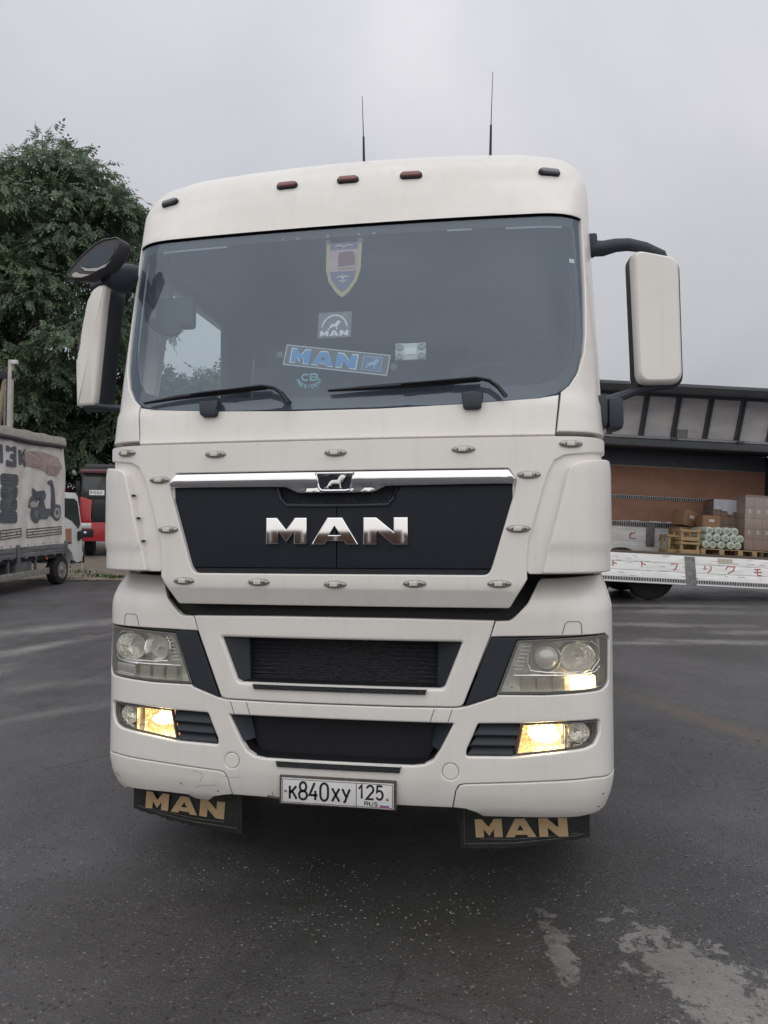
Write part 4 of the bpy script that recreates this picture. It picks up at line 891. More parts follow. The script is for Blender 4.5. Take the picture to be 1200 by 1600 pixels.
# --- under the cab: radiator, chassis, axles, wheels
MB().box((0, .45, .85), (1.25, .12, .95), .02).build('radiator', VOID, T)
MB().box((0, 1.3, 1.36), (2.2, 1.9, .16)).build('engine_cover', VOID, T)
for sx_ in (-.42, .42): MB().box((sx_, 3.7, .90), (.08, 6.6, .28), .01).build('chassis_rail', BLACK, T)
MB().box((0, 4.8, 1.12), (2.3, 4.6, .10)).build('shade_plate', BLACK, T)  # unseen plate added to block light from under the truck
MB().box((0, 1.5, .52), (1.7, .16, .16), .03).build('front_axle', BLACK, T)
def wheel(x, y, z, r, wd, parent, sgn, rimm=RIM):
    M = Matrix.Translation((x, y, z)) @ Matrix.Rotation(R_(90)*sgn, 4, 'Y')
    o = MB().lathe([(r*.58, -wd/2), (r*.80, -wd/2-.01), (r*.96, -wd/2+.02), (r, -wd/2+.06), (r, wd/2-.06), (r*.96, wd/2-.02), (r*.80, wd/2+.01), (r*.58, wd/2), (r*.58, wd/2-.02)], 36, M).build('wheel', RUBBER, parent)
    rm = MB().lathe([(r*.56, wd/2-.01), (r*.585, wd/2+.006), (r*.55, wd/2-.02), (r*.46, wd/2-.06), (r*.30, wd/2-.05), (r*.26, wd/2-.01), (r*.14, wd/2+.03), (r*.05, wd/2+.035)], 24, M).build('rim', rimm, o)
    for k in range(6):
        a = k*math.pi/3; MB().lathe([(r*.05, 0), (r*.05, .012)], 8, M @ Matrix.Translation((r*.38*math.cos(a), r*.38*math.sin(a), wd/2-.055))).build('wheel_hole', VOID, o)
    return o
for sg in (1, -1):
    wheel(sg*1.06, 1.5, .51, .51, .32, T, sg); wheel(sg*1.0, 5.2, .51+.0, .51, .55, T, sg)
    arch = MB(); V = []; F = []
    for i in range(17):
        a = R_(-5+190*i/16); V += [(sg*1.24, 1.5+.60*math.cos(a), .56+.60*math.sin(a)), (sg*.85, 1.5+.60*math.cos(a), .56+.60*math.sin(a))]
    for i in range(16): F.append((2*i, 2*i+1, 2*i+3, 2*i+2))
    mk('wheel_arch', V, F, BLACK, T)
    MB().box((sg*1.215, .80, .95), (.06, .32, .95), .02).build('step_side', WHITE, T)
    MB().box((sg*1.05, 2.9, .62), (.45, 1.1, .55), .08).build('fuel_tank', METAL, T)

# ------------------------------------------------------------------ things hung in or stuck on the windscreen
def wsf(x, z, d=.035):
    u = su(S, x, z); p = S(u, z); n = nrm(S, u, z); a = (S(u+.01, z)-S(u-.01, z)).normalized(); return frame(p-n*d, a, n.cross(a), n)
def flatpoly(pts, fr, z, m, name, parent): return MB().prism(pts, .0012, fr @ Matrix.Translation((0, 0, z))).build(name, m, parent, False)
# pennant
pn = tag(empty('pennant'), 'small shield-shaped pennant with yellow fringe hanging inside the windscreen', 'pennant'); fr = wsf(-.01, 2.94)
def shield(s_, top=.145): return [(-.090*s_, top), (.090*s_, top), (.087*s_, .0), (.070*s_, -.065*s_), (.03*s_, -.125*s_), (0, -.150*s_), (-.03*s_, -.125*s_), (-.070*s_, -.065*s_), (-.087*s_, 0)]
flatpoly(shield(1), fr, 0, mat('fringe_yellow', (.62, .54, .28), .9, var=.3, vscale=150, stretch=(3, 1, 1)), 'fringe', pn)
flatpoly(shield(.80, .142), fr, .002, mat('pennant_cloth', (.52, .26, .25), .8, c2=(.54, .40, .40), vscale=14), 'cloth', pn)
flatpoly([(-.070, .142), (.070, .142), (.068, .108), (-.068, .108)], fr, .0035, mat('pennant_navy', (.15, .15, .25), .8), 'top_band', pn)
flatpoly([(-.066, -.012), (.066, -.012), (.056, -.052), (.024, -.10), (0, -.118), (-.024, -.10), (-.056, -.052)], fr, .0035, MATS['pennant_navy'], 'lower_field', pn)
flatpoly([(-.022, .09), (.046, .095), (.058, .06), (.056, .018), (-.024, .012), (-.026, .05)], fr, .005, mat('pennant_truck', (.20, .09, .09), .8), 'printed_vehicle', pn)
gold = mat('pennant_gold', (.62, .58, .48), .7); m1 = MB()
for pl in ([(-.045, .125), (-.02, .131), (0, .120), (.02, .131), (.045, .125)], [(-.03, -.045), (-.012, -.038), (0, -.055), (.012, -.038), (.03, -.045)], [(0, -.03), (0, -.075)], [(-.02, -.06), (0, -.07), (.02, -.06)], [(-.025, .008), (.055, .012)]): stroke(pl, .006, m1, fr, .0068)
m1.build('gold_ornament', gold, pn, False)
for x in (-.082, .082): MB().lathe([(.004, 0), (.016, .004), (.010, .014), (.004, .018)], 12, fr @ Matrix.Translation((x, .150, 0))).build('suction_cup', ACRYL, pn)
SIGNW = mat('sign_white', (.78, .79, .80), .6); SIGNB = mat('sign_blue', (.07, .30, .62), .5)
# square sticker
sq = tag(empty('square_sticker'), 'small square white lion emblem sticker in the middle of the windscreen', 'sticker'); fr = wsf(-.036, 2.642, .016)
flatpoly([(-.082, -.066), (.082, -.066), (.082, .066), (-.082, .066)], fr, 0, ACRYL, 'backing', sq)
m1 = MB(); stroke(arc(0, -.022, .062, .072, 10, 170, 16), .0075, m1, fr, .002); m1.build('arch', SIGNW, sq, False)
flatpoly([(x*.62-.004, y*.72-.004) for x, y in lion(.00024)], fr, .002, SIGNW, 'lion', sq)
for o in letters(.138, .028, .0008, fr @ Matrix.Translation((0, -.044, .002)), 0, SIGNW, sq, 'sticker_letter'): pass
# long tilted sign
ls = tag(empty('tilted_name_sign'), 'long tilted clear sign with blue lettering low in the windscreen', 'sign'); fr = wsf(-.03, 2.477, .05) @ Matrix.Rotation(R_(-8.6), 4, 'Z')
flatpoly([(-.262, -.054), (.262, -.054), (.262, .054), (-.262, .054)], fr, 0, mat('sign_grey', (.10, .105, .115), .4), 'sign_panel', ls)
m1 = MB(); stroke([(-.258, -.050), (.258, -.050), (.258, .050), (-.258, .050), (-.258, -.050)], .0035, m1, fr, .0025); m1.build('white_border', SIGNW, ls, False)
for o in letters(.338, .078, .0008, fr @ Matrix.Translation((-.062, 0, .002)), 0, SIGNW, ls, 'letter_outline'): pass
for o in letters(.326, .066, .0008, fr @ Matrix.Translation((-.062, 0, .0034)), 0, SIGNB, ls, 'blue_letter'): pass
flatpoly([(.130, -.036), (.226, -.036), (.226, .036), (.130, .036)], fr, .002, mat('sign_pale_blue', (.30, .52, .72), .5), 'logo_field', ls)
flatpoly([(.134, -.032), (.222, -.032), (.222, .032), (.134, .032)], fr, .0036, mat('sign_deep', (.10, .17, .28), .5), 'logo_ground', ls)
flatpoly([(x*.36+.178, y*.46-.002) for x, y in lion(.00040)], fr, .0052, MATS['sign_pale_blue'], 'logo_lion', ls)
for x in (-.285, .285): MB().lathe([(.004, 0), (.018, .004), (.010, .014), (.004, .018)], 12, fr @ Matrix.Translation((x, -.004, 0))).build('suction_cup', ACRYL, ls)
# round radio-club decal
cb = tag(empty('round_decal'), 'small teal half-round lettered decal above the bottom edge of the windscreen', 'decal'); fr = wsf(-.150, 2.372, .016)
TEAL = mat('decal_teal', (.20, .52, .55), .6); m1 = MB(); glyph('C', -.036, -.004, .034, .030, .007, m1, fr, .001); glyph('B', .006, -.004, .034, .030, .007, m1, fr, .001); m1.build('large_letters', TEAL, cb, False)
m1 = MB()
for i, c in enumerate('PRESIDENT'):
    a = R_(200+140*i/8); M = fr @ Matrix.Translation((.060*math.cos(a), .010+.046*math.sin(a), .001)) @ Matrix.Rotation(a+R_(90), 4, 'Z'); glyph(c, -.0055, -.008, .011, .016, .0035, m1, M)
m1.build('curved_letters', TEAL, cb, False)
# clear tag with suction cups
tg = tag(empty('suction_tag'), 'pale rectangular transponder held by four suction cups on the windscreen', 'transponder'); fr = wsf(.333, 2.495, .03)
MB().box((0, 0, 0), (.145, .085, .014), .006, fr).build('body', mat('transponder_body', (.55, .58, .55), .5), tg)
MB().box((0, 0, .008), (.056, .034, .004), .001, fr).build('paper_label', SIGNW, tg)
for x in (-.052, .052):
    for y in (-.024, .024): MB().lathe([(.020, .006), (.017, .014), (.009, .016), (.004, .012)], 14, fr @ Matrix.Translation((x, y, 0))).build('suction_cup', mat('cup_grey', (.30, .33, .32), .3), tg)
sk = tag(MB().prism([(-.014, -.010), (.014, -.010), (.014, .010), (-.014, .010)], .001, wsf(1.095, 2.928, .016)).build('paper_sticker', SIGNW, None, False), 'tiny white paper sticker at the windscreen edge beside the driver mirror', 'sticker')
for x0, x1, z in ((-.98, -.62, 3.10), (-.40, .22, 3.115), (.50, .62, 3.105), (.78, 1.05, 3.10)):
    m1 = MB(); n = 8
    V = []; 
    for i in range(n+1):
        x = x0+(x1-x0)*i/n
        for dz in (-.005, .005): u = su(S, x, z+dz); V.append(S(u, z+dz)-nrm(S, u, z)*.018)
    mk('sun_strip_edge', V, [(2*i, 2*i+1, 2*i+3, 2*i+2) for i in range(n)], mat('strip_edge', (.26, .28, .30), .6), ws)

# ------------------------------------------------------------------ light lorry with printed tarpaulin, left
LT_LOC = Vector((-10.72, 14.35, .462))
lt = tag(empty('tarpaulin_lorry', LT_LOC, rot=(R_(2.5), 0, R_(6.66))), 'light lorry with a printed beige tarpaulin body and white cab on the left', 'lorry')
TARP = mat('tarpaulin', (.74, .70, .66), .75, c2=(.58, .545, .515), vscale=2.2, bump=.25, bscale=5, detail=7)
def tarpx(y, z): return .018*math.sin(y*5+z*1.3)*math.sin(z*2.1+y)+.010*math.sin(y*11-z*4)+(.05*math.exp(-((y+.18)/.16)**2-((z-3.05)/.30)**2))
V = []; F = []; ny, nz_ = 150, 90
for i in range(ny):
    y = -4.6+4.6*i/(ny-1)
    for k in range(nz_): z = 1.08+2.60*k/(nz_-1); V.append((tarpx(y, z), y, z))
for i in range(ny-1):
    for k in range(nz_-1): F.append((i*nz_+k, (i+1)*nz_+k, (i+1)*nz_+k+1, i*nz_+k+1))
tp = mk('tarpaulin_side', V, F, TARP, lt)
MB().box((-1.05, -2.3, 2.47), (2.06, 4.56, 2.76), .03).build('tarpaulin_body', TARP, lt)
V = []; F = []
for i in range(40):
    y = -4.6+4.62*i/39; w_ = .010*math.sin(i*1.7); V += [(.035+w_, y, 3.66), (.045+w_, y, 3.74), (.02, y, 3.875+.012*math.sin(i*.9)), (-.3, y, 3.90)]
for i in range(39):
    for k in range(3): F.append((i*4+k, (i+1)*4+k, (i+1)*4+k+1, i*4+k+1))
mk('roof_edge', V, F, mat('roof_canvas', (.46, .42, .37), .8, var=.25, vscale=6), lt)
MB().tube([(.055+.006*math.sin(i*1.3), -4.6+4.5*i/20, 3.62-.012*math.sin(i*.6)) for i in range(21)], .045, 8, flat=1.2).build('rolled_strap', mat('strap_dark', (.06, .055, .062), .8, var=.4, vscale=10), lt)
PRN = mat('print_grey', (.075, .085, .10), .8, c2=(.12, .13, .15), vscale=4); PRL = mat('print_light', (.17, .18, .195), .8, c2=(.12, .13, .15), vscale=6); PRR = mat('print_faded_red', (.36, .25, .225), .8, c2=(.40, .33, .30), vscale=6); PRK = mat('print_black', (.05, .05, .05), .8); PRB = mat('print_bright', (.36, .35, .33), .8)
def tprint(pl_fn, m, name, off=.006):
    off += .012
    m1 = MB(); pl_fn(m1); m1.V = [Vector((tarpx(v.x, v.y)+off+v.z, v.x, v.y)) for v in m1.V]; return m1.build(name, m, tp, False)
def dl(p):
    o = []
    for a, b in zip(p, p[1:]):
        k = max(1, math.ceil(math.dist(a, b)/.05)); o += [(a[0]+(b[0]-a[0])*j/k, a[1]+(b[1]-a[1])*j/k) for j in range(k)]
    return o+[p[-1]]
def fan(pts): return lambda m: m.add([(p[0], p[1], 0) for p in dens(pts, .06)]+[(sum(p[0] for p in pts)/len(pts), sum(p[1] for p in pts)/len(pts), 0)], [(i, (i+1) % len(dens(pts, .06)), len(dens(pts, .06))) for i in range(len(dens(pts, .06)))])
I4 = Matrix.Identity(4)
for ch_, x in (('pe', -3.22), ('e2', -2.70), ('ka', -2.20)): tprint(lambda m, c=ch_, x=x: glyph(c, x, 3.03, .30, .36, .115, m, I4), PRN, 'printed_letter')
tprint(fan([(-1.98, 3.38), (-1.2, 3.42), (-.4, 3.34), (-.22, 3.1), (-.45, 2.84), (-.85, 2.86), (-1.35, 3.02), (-1.9, 3.02)]), PRR, 'faded_red_print', .004)
RD2 = mat('print_red_text', (.33, .20, .18), .8, c2=(.44, .33, .30), vscale=9)
for i in range(9): tprint(lambda m, i=i: stroke(dl([(-1.62+i*.15, 2.98-i*.012), (-1.62+i*.15, 3.10-i*.012), (-1.54+i*.15, 3.10-i*.012), (-1.54+i*.15, 2.98-i*.012)]), .022, m, I4), RD2, 'faded_mark', .009)
for k in range(4):      # the stack of tyres
    z0 = 2.80-k*.285
    tprint(fan([(-2.98, z0-.03), (-2.90, z0), (-2.37, z0), (-2.29, z0-.03), (-2.27, z0-.14), (-2.29, z0-.25), (-2.37, z0-.28), (-2.90, z0-.28), (-2.98, z0-.25), (-3.0, z0-.14)]), PRN, 'printed_tyre')
    for j in range(3): tprint(lambda m, z=z0-.06-j*.075: stroke(dl([(-2.96, z), (-2.31, z)]), .016, m, I4), PRL, 'tyre_groove', .010)
# the scooter, drawn as flat print
def disc(cx, cy, r, n=22, ry=None): return [(cx+r*math.cos(2*math.pi*i/n), cy+(ry or r)*math.sin(2*math.pi*i/n)) for i in range(n)]
tprint(fan(disc(-1.50, 1.86, .215)), PRN, 'scooter_wheel'); tprint(fan(disc(-1.50, 1.86, .11)), PRL, 'wheel_hub', .010)
tprint(fan(disc(-.45, 1.90, .215)), PRN, 'scooter_wheel'); tprint(fan(disc(-.45, 1.90, .15)), PRB, 'wheel_centre', .010); tprint(fan(disc(-.45, 1.90, .06)), PRN, 'wheel_hub', .013)
tprint(fan([(-1.82, 2.05), (-1.72, 2.28), (-1.45, 2.38), (-1.15, 2.30), (-1.02, 2.05), (-.98, 1.86), (-.62, 1.80), (-.60, 1.92), (-.66, 2.00), (-.95, 1.74), (-1.25, 1.74), (-1.45, 1.95)]), PRN, 'scooter_body', .008)
tprint(fan([(-1.62, 2.52), (-1.45, 2.42), (-1.10, 2.46), (-1.0, 2.36), (-1.04, 2.22), (-1.50, 2.26), (-1.62, 2.36)]), PRN, 'scooter_seat', .009)
tprint(fan([(-.80, 2.72), (-.72, 2.76), (-.56, 2.46), (-.50, 2.16), (-.56, 1.98), (-.70, 1.84), (-.78, 2.10), (-.76, 2.4)]), PRN, 'scooter_shield', .008)
tprint(fan([(-.96, 2.66), (-.86, 2.72), (-.68, 2.70), (-.64, 2.62), (-.80, 2.60)]), PRN, 'scooter_handlebar', .010)
tprint(fan([(-1.78, 2.10), (-1.66, 2.20), (-1.40, 2.14), (-1.42, 2.05), (-1.70, 2.02)]), PRB, 'scooter_flash', .012); tprint(fan([(-.66, 2.12), (-.30, 2.10), (-.24, 2.02), (-.62, 2.02)]), PRN, 'scooter_mudguard', .011)
for y0, y1 in ((-2.97, -2.13), (-1.85, -.2)):
    for pl in ([(y0, 1.30), (y1, 1.34), (y1, 1.53), (y0, 1.50), (y0, 1.30)], [(y0, 1.36), (y1, 1.40)], [(y0, 1.43), (y1, 1.47)], [(y0+.2, 1.36), (y0+.2, 1.44)], [(y1-.2, 1.38), (y1-.2, 1.46)]): tprint(lambda m, p=pl: stroke(dl([tuple(a) for a in p]), .022, m, I4), PRK, 'printed_frame')
ALU = mat('dirty_aluminium', (.24, .24, .245), .55, .35, c2=(.13, .13, .13), vscale=5, stretch=(1, .4, 3))
for y0, y1 in ((-4.6, -2.42), (-2.20, -.02)):
    sb = MB().box((.03, (y0+y1)/2, 1.02), (.05, y1-y0, .13), .008).box((.03, (y0+y1)/2, .89), (.05, y1-y0, .115), .008).build('drop_side', ALU, lt)
    for k in range(5): MB().box((.062, y0+.2+k*(y1-y0-.4)/4, .83), (.02, .10, .05), .006).build('latch', STEEL, sb)
for y in (-2.31, -.02): MB().box((.045, y, .94), (.06, .09, .42), .01).build('side_post', ALU, lt)
for k in range(13): MB().lathe([(.016, 0), (.02, .01), (.01, .016)], 8, Matrix.Translation((.025, -4.4+k*.36, 1.13)) @ Matrix.Rotation(R_(90), 4, 'Y')).build('eyelet', STEEL, lt)
MB().box((-1.05, -2.3, .76), (2.0, 4.5, .08)).build('bed_floor', BLACK, lt)
for x in (-.7, -1.4): MB().box((x, -1.6, .66), (.08, 6.0, .16)).build('chassis_rail', BLACK, lt)
gd = MB().box((-.02, -2.6, .42), (.03, 3.6, .16), .006).build('side_guard', mat('worn_cream_steel', (.36, .34, .30), .7, c2=(.14, .13, .12), vscale=5, stretch=(1, 4, 1)), lt)
for y in (-3.9, -2.6, -1.4): MB().box((-.05, y, .62), (.05, .06, .40)).build('guard_bracket', STEEL, gd)
MB().box((-.25, -1.9, .55), (.4, .7, .34), .03).build('battery_box', STEEL, lt)
MB().lathe([(.03, 0), (.035, .012), (.02, .02)], 10, Matrix.Translation((.0, -.95, .74)) @ Matrix.Rotation(R_(90), 4, 'Y')).build('side_reflector', mat('reflector_orange', (.7, .16, .03), .4), lt)
wheel(-.16, -.10, .385, .385, .26, lt, 1, mat('lorry_rim', (.33, .30, .28), .6, .3, var=.4, vscale=7)); wheel(-1.94, -.10, .385, .385, .26, lt, -1); wheel(-.22, -3.9, .385, .385, .44, lt, 1); wheel(-1.9, -3.9, .385, .385, .44, lt, -1)
CABW = mat('lorry_cab_white', (.74, .74, .73), .4, var=.06, coat=.2)
side = [(.05, .75), (.05, 2.36), (.22, 2.44), (.70, 2.44), (.86, 2.36), (1.02, 1.75), (1.10, 1.42), (1.12, .52), (.62, .50), (.52, .78), (.30, .92), (.12, .88)]
MB().prism([(p[0], p[1]) for p in side], 1.92, frame((-1.97, 0, 0), (0, 1, 0), (0, 0, 1), (1, 0, 0)), .03).build('cab', CABW, lt)
gl_ = [(.09, 2.28), (.62, 2.28), (.80, 2.20), (.97, 1.56), (.86, 1.44), (.50, 1.66), (.09, 1.78)]
MB().prism(gl_, .012, frame((-.052, 0, 0), (0, 1, 0), (0, 0, 1), (1, 0, 0))).build('door_window', mat('dark_cab_glass', (.02, .026, .032), .12, coat=.5), lt)
sg_ = MB().prism([(.08, 1.10), (.46, 1.10), (.46, 1.46), (.08, 1.46)], .01, frame((-.05, 0, 0), (0, 1, 0), (0, 0, 1), (1, 0, 0))).build('orange_notice', mat('notice_orange', (.40, .20, .11), .8, var=.2, vscale=20), lt)
MB().prism([(.08, 1.045), (.46, 1.045), (.46, 1.10), (.08, 1.10)], .009, frame((-.05, 0, 0), (0, 1, 0), (0, 0, 1), (1, 0, 0))).build('notice_foot', mat('notice_navy', (.07, .07, .12), .8), sg_)
MB().prism([(.80, 1.36), (.98, 1.40), (.98, 1.16), (.80, 1.12)], .07, frame((-.04, 0, 0), (0, 1, 0), (0, 0, 1), (1, 0, 0)), .02).build('mirror_housing', BLACK, lt)
MB().box((-1.0, 1.16, .58), (1.95, .06, .22), .02).build('front_bumper', BLACK, lt)
MB().box((-.07, 1.14, .56), (.03, .02, .46), .004).build('corner_pole', CABW, lt)
MB().prism([(p[0]-.004, p[1]) for p in [(.40, .50), (.62, .50), (.66, .56), (.42, .60)]], .03, frame((-.05, 0, 0), (0, 1, 0), (0, 0, 1), (1, 0, 0))).build('sill', BLACK, lt)
# ------------------------------------------------------------------ red truck facing out behind
RED = mat('red_paint', (.42, .018, .025), .35, coat=.4, var=.12)
rt = tag(empty('red_truck', (-16.08, 25.75, gz(0, 25.85)), rz=R_(20)), 'red truck with dark windscreen parked nose out on the gravel', 'truck')
MB().box((0, 1.1, 2.45), (2.46, 2.1, 2.75), .12).build('cab', mat('red_truck_dark', (.045, .045, .05), .5), rt)
for sx_ in (-1, 1):
    MB().prism([(sx_*.62, 1.50), (sx_*1.26, 1.50), (sx_*1.26, 2.56), (sx_*1.18, 2.60), (sx_*.74, 2.46), (sx_*.78, 1.66)], .12, frame((0, .06, 0), (1, 0, 0), (0, 0, 1), (0, -1, 0)), .03).build('corner_panel', RED, rt)
    hl = MB().box((sx_*.98, -.12, 1.34), (.50, .12, .24), .04).build('headlamp', mat('red_truck_lamp', (.62, .63, .64), .2, .3), rt)
    MB().box((sx_*.94, -.145, 1.02), (.60, .08, .34), .03).build('lamp_bay', BLACK, rt)
    MB().lathe([(.05, 0), (.07, .01), (.03, .02)], 10, Matrix.Translation((sx_*.98, -.185, 1.03)) @ Matrix.Rotation(R_(90), 4, 'X')).build('fog_lamp', CHROME_D, rt)
    wheel(sx_*1.02, 1.1, .5, .5, .32, rt, sx_)
    MB().box((sx_*1.36, .15, 3.05), (.20, .14, .50), .05).tube([(sx_*1.2, .2, 3.4), (sx_*1.36, .1, 3.42), (sx_*1.40, .1, 3.3)], .025, 6).build('wing_mirror', BLACK, rt)
MB().lathe([(.02, -.10), (.10, -.08), (.15, 0), (.10, .06)], 12, Matrix.Translation((-1.45, -.12, 3.62)) @ Matrix.Rotation(R_(60), 4, 'Y')).build('kerb_mirror', mat('mirror_grey', (.25, .27, .30), .3), rt)
MB().box((0, -.06, 1.10), (2.48, .20, .78), .06).build('bumper', RED, rt)
MB().box((0, -.05, .72), (2.44, .2, .12), .03).build('bumper_lip', RED, rt)
MB().box((0, -.04, 1.9), (1.5, .10, .85), .04).build('grille', BLACK, rt)
MB().box((0, .0, 3.02), (2.24, .06, .95), .03).build('windscreen', mat('red_truck_glass', (.03, .035, .04), .12, coat=.4), rt)
MB().box((-.55, -.045, 2.78), (.62, .01, .22)).build('white_notice', SIGNW, rt)
m1 = MB()
for i, c in enumerate('POOY'): glyph(c, -.80+i*.13, 2.72, .08, .11, .022, m1, frame((0, -.053, 0), (1, 0, 0), (0, 0, 1), (0, -1, 0)))
m1.build('notice_letters', INK, rt, False)
MB().box((0, -.12, 3.70), (2.4, .42, .20), .08).build('sun_visor', mat('maroon_visor', (.11, .035, .045), .3, coat=.4), rt)
MB().box((0, 1.2, 3.95), (2.3, 1.9, .25), .1).build('roof', mat('red_truck_dark', (0, 0, 0)), rt)
# maroon cab roof glimpsed behind the light lorry
mt = tag(empty('maroon_van', (-18.1, 23.0, gz(0, 23.2)), rz=R_(16)), 'maroon vehicle mostly hidden behind the white lorry cab', 'vehicle')
MAR = mat('maroon_paint', (.10, .022, .03), .35, coat=.4)
MB().prism([(0, .4), (4.2, .4), (4.2, 1.5), (3.6, 2.75), (3.1, 3.12), (1.0, 3.18), (.15, 2.9), (0, 1.4)], 1.7, frame((-.85, 0, 0), (0, 1, 0), (0, 0, 1), (1, 0, 0)), .12).build('body', MAR, mt)
MB().box((0, .03, 1.95), (1.4, .10, .7), .03).build('window', mat('dark_cab_glass', (0, 0, 0)), mt)
for sx_ in (-1, 1):
    for y in (.8, 3.4): wheel(sx_*.78, y, .34, .34, .2, mt, sx_)
# post and leaning beams above the lorry at the frame edge
POST = mat('cream_post', (.42, .39, .34), .7, var=.2, vscale=4)
pp = tag(empty('mast', (-15.42, 18.3, gz(0, 18.3))), 'pale mast with slanting timber props behind the tarpaulin lorry', 'mast')
MB().box((0, 0, 3.55), (.14, .14, 7.0), .02).build('post', POST, pp); MB().box((-.18, 0, 3.4), (.08, .08, 6.6), .01).build('rear_post', STEEL, pp)
MB().tube([(-1.0, .1, 2.5), (-.25, .1, 6.4)], .10, 8).build('prop', mat('timber_prop', (.38, .29, .19), .8, var=.3), pp)
MB().box((-.35, 0, 6.55), (.9, .1, .28), .02).build('cross_head', BLACK, pp)
MB().box((.18, -.06, 6.95), (.20, .12, .14), .02).build('lamp_box', mat('lamp_box', (.55, .57, .60), .4), pp)

# ------------------------------------------------------------------ open wing-sided trailer, right
tX = Vector((.985, .163, -.052)).normalized(); tY = Vector((-.16, .987, 0)); tY = (tY-tX*tY.dot(tX)).normalized(); tZ = tX.cross(tY)
TM = frame((3.03, 11.98, 1.41), tX, tY, tZ)
tr = empty('wing_trailer'); tr.matrix_world = TM; tag(tr, 'long wing-sided trailer with its side raised and white drop gate lowered', 'trailer')
PLY = mat('plywood_brown', (.37, .195, .135), .75, c2=(.27, .14, .095), vscale=1.6, stretch=(1, 1, 1.6), bump=.1, detail=8); GATE = mat('scuffed_white_gate', (.85, .85, .84), .6, c2=(.66, .66, .65), vscale=3, stretch=(1, 1, 7), detail=9)
FRAMEM = mat('trailer_frame_dark', (.085, .095, .11), .5, var=.25); WINGM = mat('wing_inside', (.80, .77, .77), .7, c2=(.58, .57, .59), vscale=1.4, stretch=(1, 1, 2.5), detail=8, bump=.1); RUST = mat('strap_worn', (.10, .10, .10), .7, c2=(.22, .22, .22), vscale=14)
X0, X1 = -7.5, 4.35; XC, XL = (X0+X1)/2, X1-X0
MB().box((XC, 1.22, -.06), (XL, 2.44, .10)).build('load_floor', mat('trailer_floor', (.085, .06, .045), .8, var=.3), tr)
MB().box((XC, .02, -.04), (XL, .06, .12), .01).build('floor_edge', mat('floor_edge', (.10, .075, .06), .8), tr)
for i in range(3):
    z0 = .0+.245*i; MB().box((XC, 2.40, z0+.122), (XL, .04, .238), .008).build('far_gate_plank', GATE, tr)
for i in range(8):
    x0 = X1-1.39*(i+1); MB().box((x0+.69, 2.42, 1.40), (1.389, .03, 1.31), .001).build('plywood_sheet', PLY, tr)
MB().box((XC, 2.44, 2.2), (XL, .06, .34)).build('upper_rail', FRAMEM, tr)
MB().box((XC, 2.395, 2.04), (XL, .012, .015)).build('bead', METAL, tr)
MB().box((X1-.02, 1.22, 1.15), (.06, 2.44, 2.5)).build('bulkhead', mat('bulkhead_green', (.03, .042, .042), .5), tr)
MB().box((XC, 1.80, 2.45), (XL, 1.34, .05)).box((XC, 2.455, 2.40), (XL, .03, .14)).build('fixed_roof', FRAMEM, tr)
cb_ = MB().box((XC, 1.12, 2.40), (XL, .22, .16), .02).build('centre_beam', FRAMEM, tr)
def etrack(y, z, name, face=-1, n0=-3.0, h=.085, M=None, parent=tr):
    rail = MB().box((XC, y, z), (XL, .012, h), .002, M).build(name, mat('track_steel', (.36, .36, .36), .5, .4, var=.25), parent)
    sl = MB(); k = int((X1-.05-n0)/.052)
    for i in range(k): sl.box((n0+.03+i*.052, y+face*.0072, z), (.027, .003, h*.70), 0, M)
    s_ = sl.build('track_slots', VOID, rail, False); s_['kind'] = 'stuff'
    return rail
etrack(2.39, 1.30, 'lashing_track'); etrack(2.365, .66, 'lashing_track', h=.13)
for x in (1.6,): MB().box((x, 2.355, .42), (.20, .02, .55), .004).build('hinge_strap', RUST, tr)
# raised wing: roof half and side half
a0 = Vector((0, 1.12, 2.48)); a1 = Vector((0, .77, 3.45)); a2 = Vector((0, -.50, 3.33))
def slab(p, q, th, x0, x1, name, m, parent):
    d = (q-p).normalized(); n = Vector((0, -d.z, d.y)); mid = (p+q)/2
    return MB().box((0, 0, 0), (x1-x0, (q-p).length, th), .004, frame(((x0+x1)/2, mid.y, mid.z), (1, 0, 0), d, Vector((1, 0, 0)).cross(d))).build(name, m, parent)
wing = empty('raised_wing'); wing.parent = tr
for i in range(17):
    x0 = X1-.70*(i+1); slab(a0, a1, .03, x0+.008, x0+.692, 'wing_panel', WINGM, wing)
dn = (a1-a0).normalized(); nn = Vector((0, -dn.z, dn.y)) if -dn.z < 0 else Vector((0, dn.z, -dn.y))
for i in range(17):
    x0 = X1-.70*i-.02
    slab(a0+Vector((0, -.035, 0)), a1+Vector((0, -.035, 0)), .05, x0-.055, x0-.010, 'wing_rib', FRAMEM, wing); slab(a0+Vector((0, -.035, 0)), a1+Vector((0, -.035, 0)), .05, x0+.010, x0+.055, 'wing_rib', FRAMEM, wing)
MB().box((XC, 1.07, 2.52), (XL, .07, .06), .01).build('hinge_rail', METAL, wing); MB().box((XC, .75, 3.44), (XL, .12, .14), .01).build('elbow_rail', FRAMEM, wing)
slab(a1, a2, .035, X0, X1, 'wing_side', mat('wing_side', (.20, .215, .235), .55), wing); MB().box((XC, -.52, 3.325), (XL, .06, .07), .01).build('edge_rail', FRAMEM, wing)
MB().box((1.72, 1.04, 2.66), (.24, .05, .24), .01).build('lamp_box', mat('wing_lamp_box', (.24, .24, .22), .6), wing)
for x in (1.55, 3.0): MB().box((x, 1.0, 2.50), (.14, .05, .06), .01).build('catch', FRAMEM, wing)
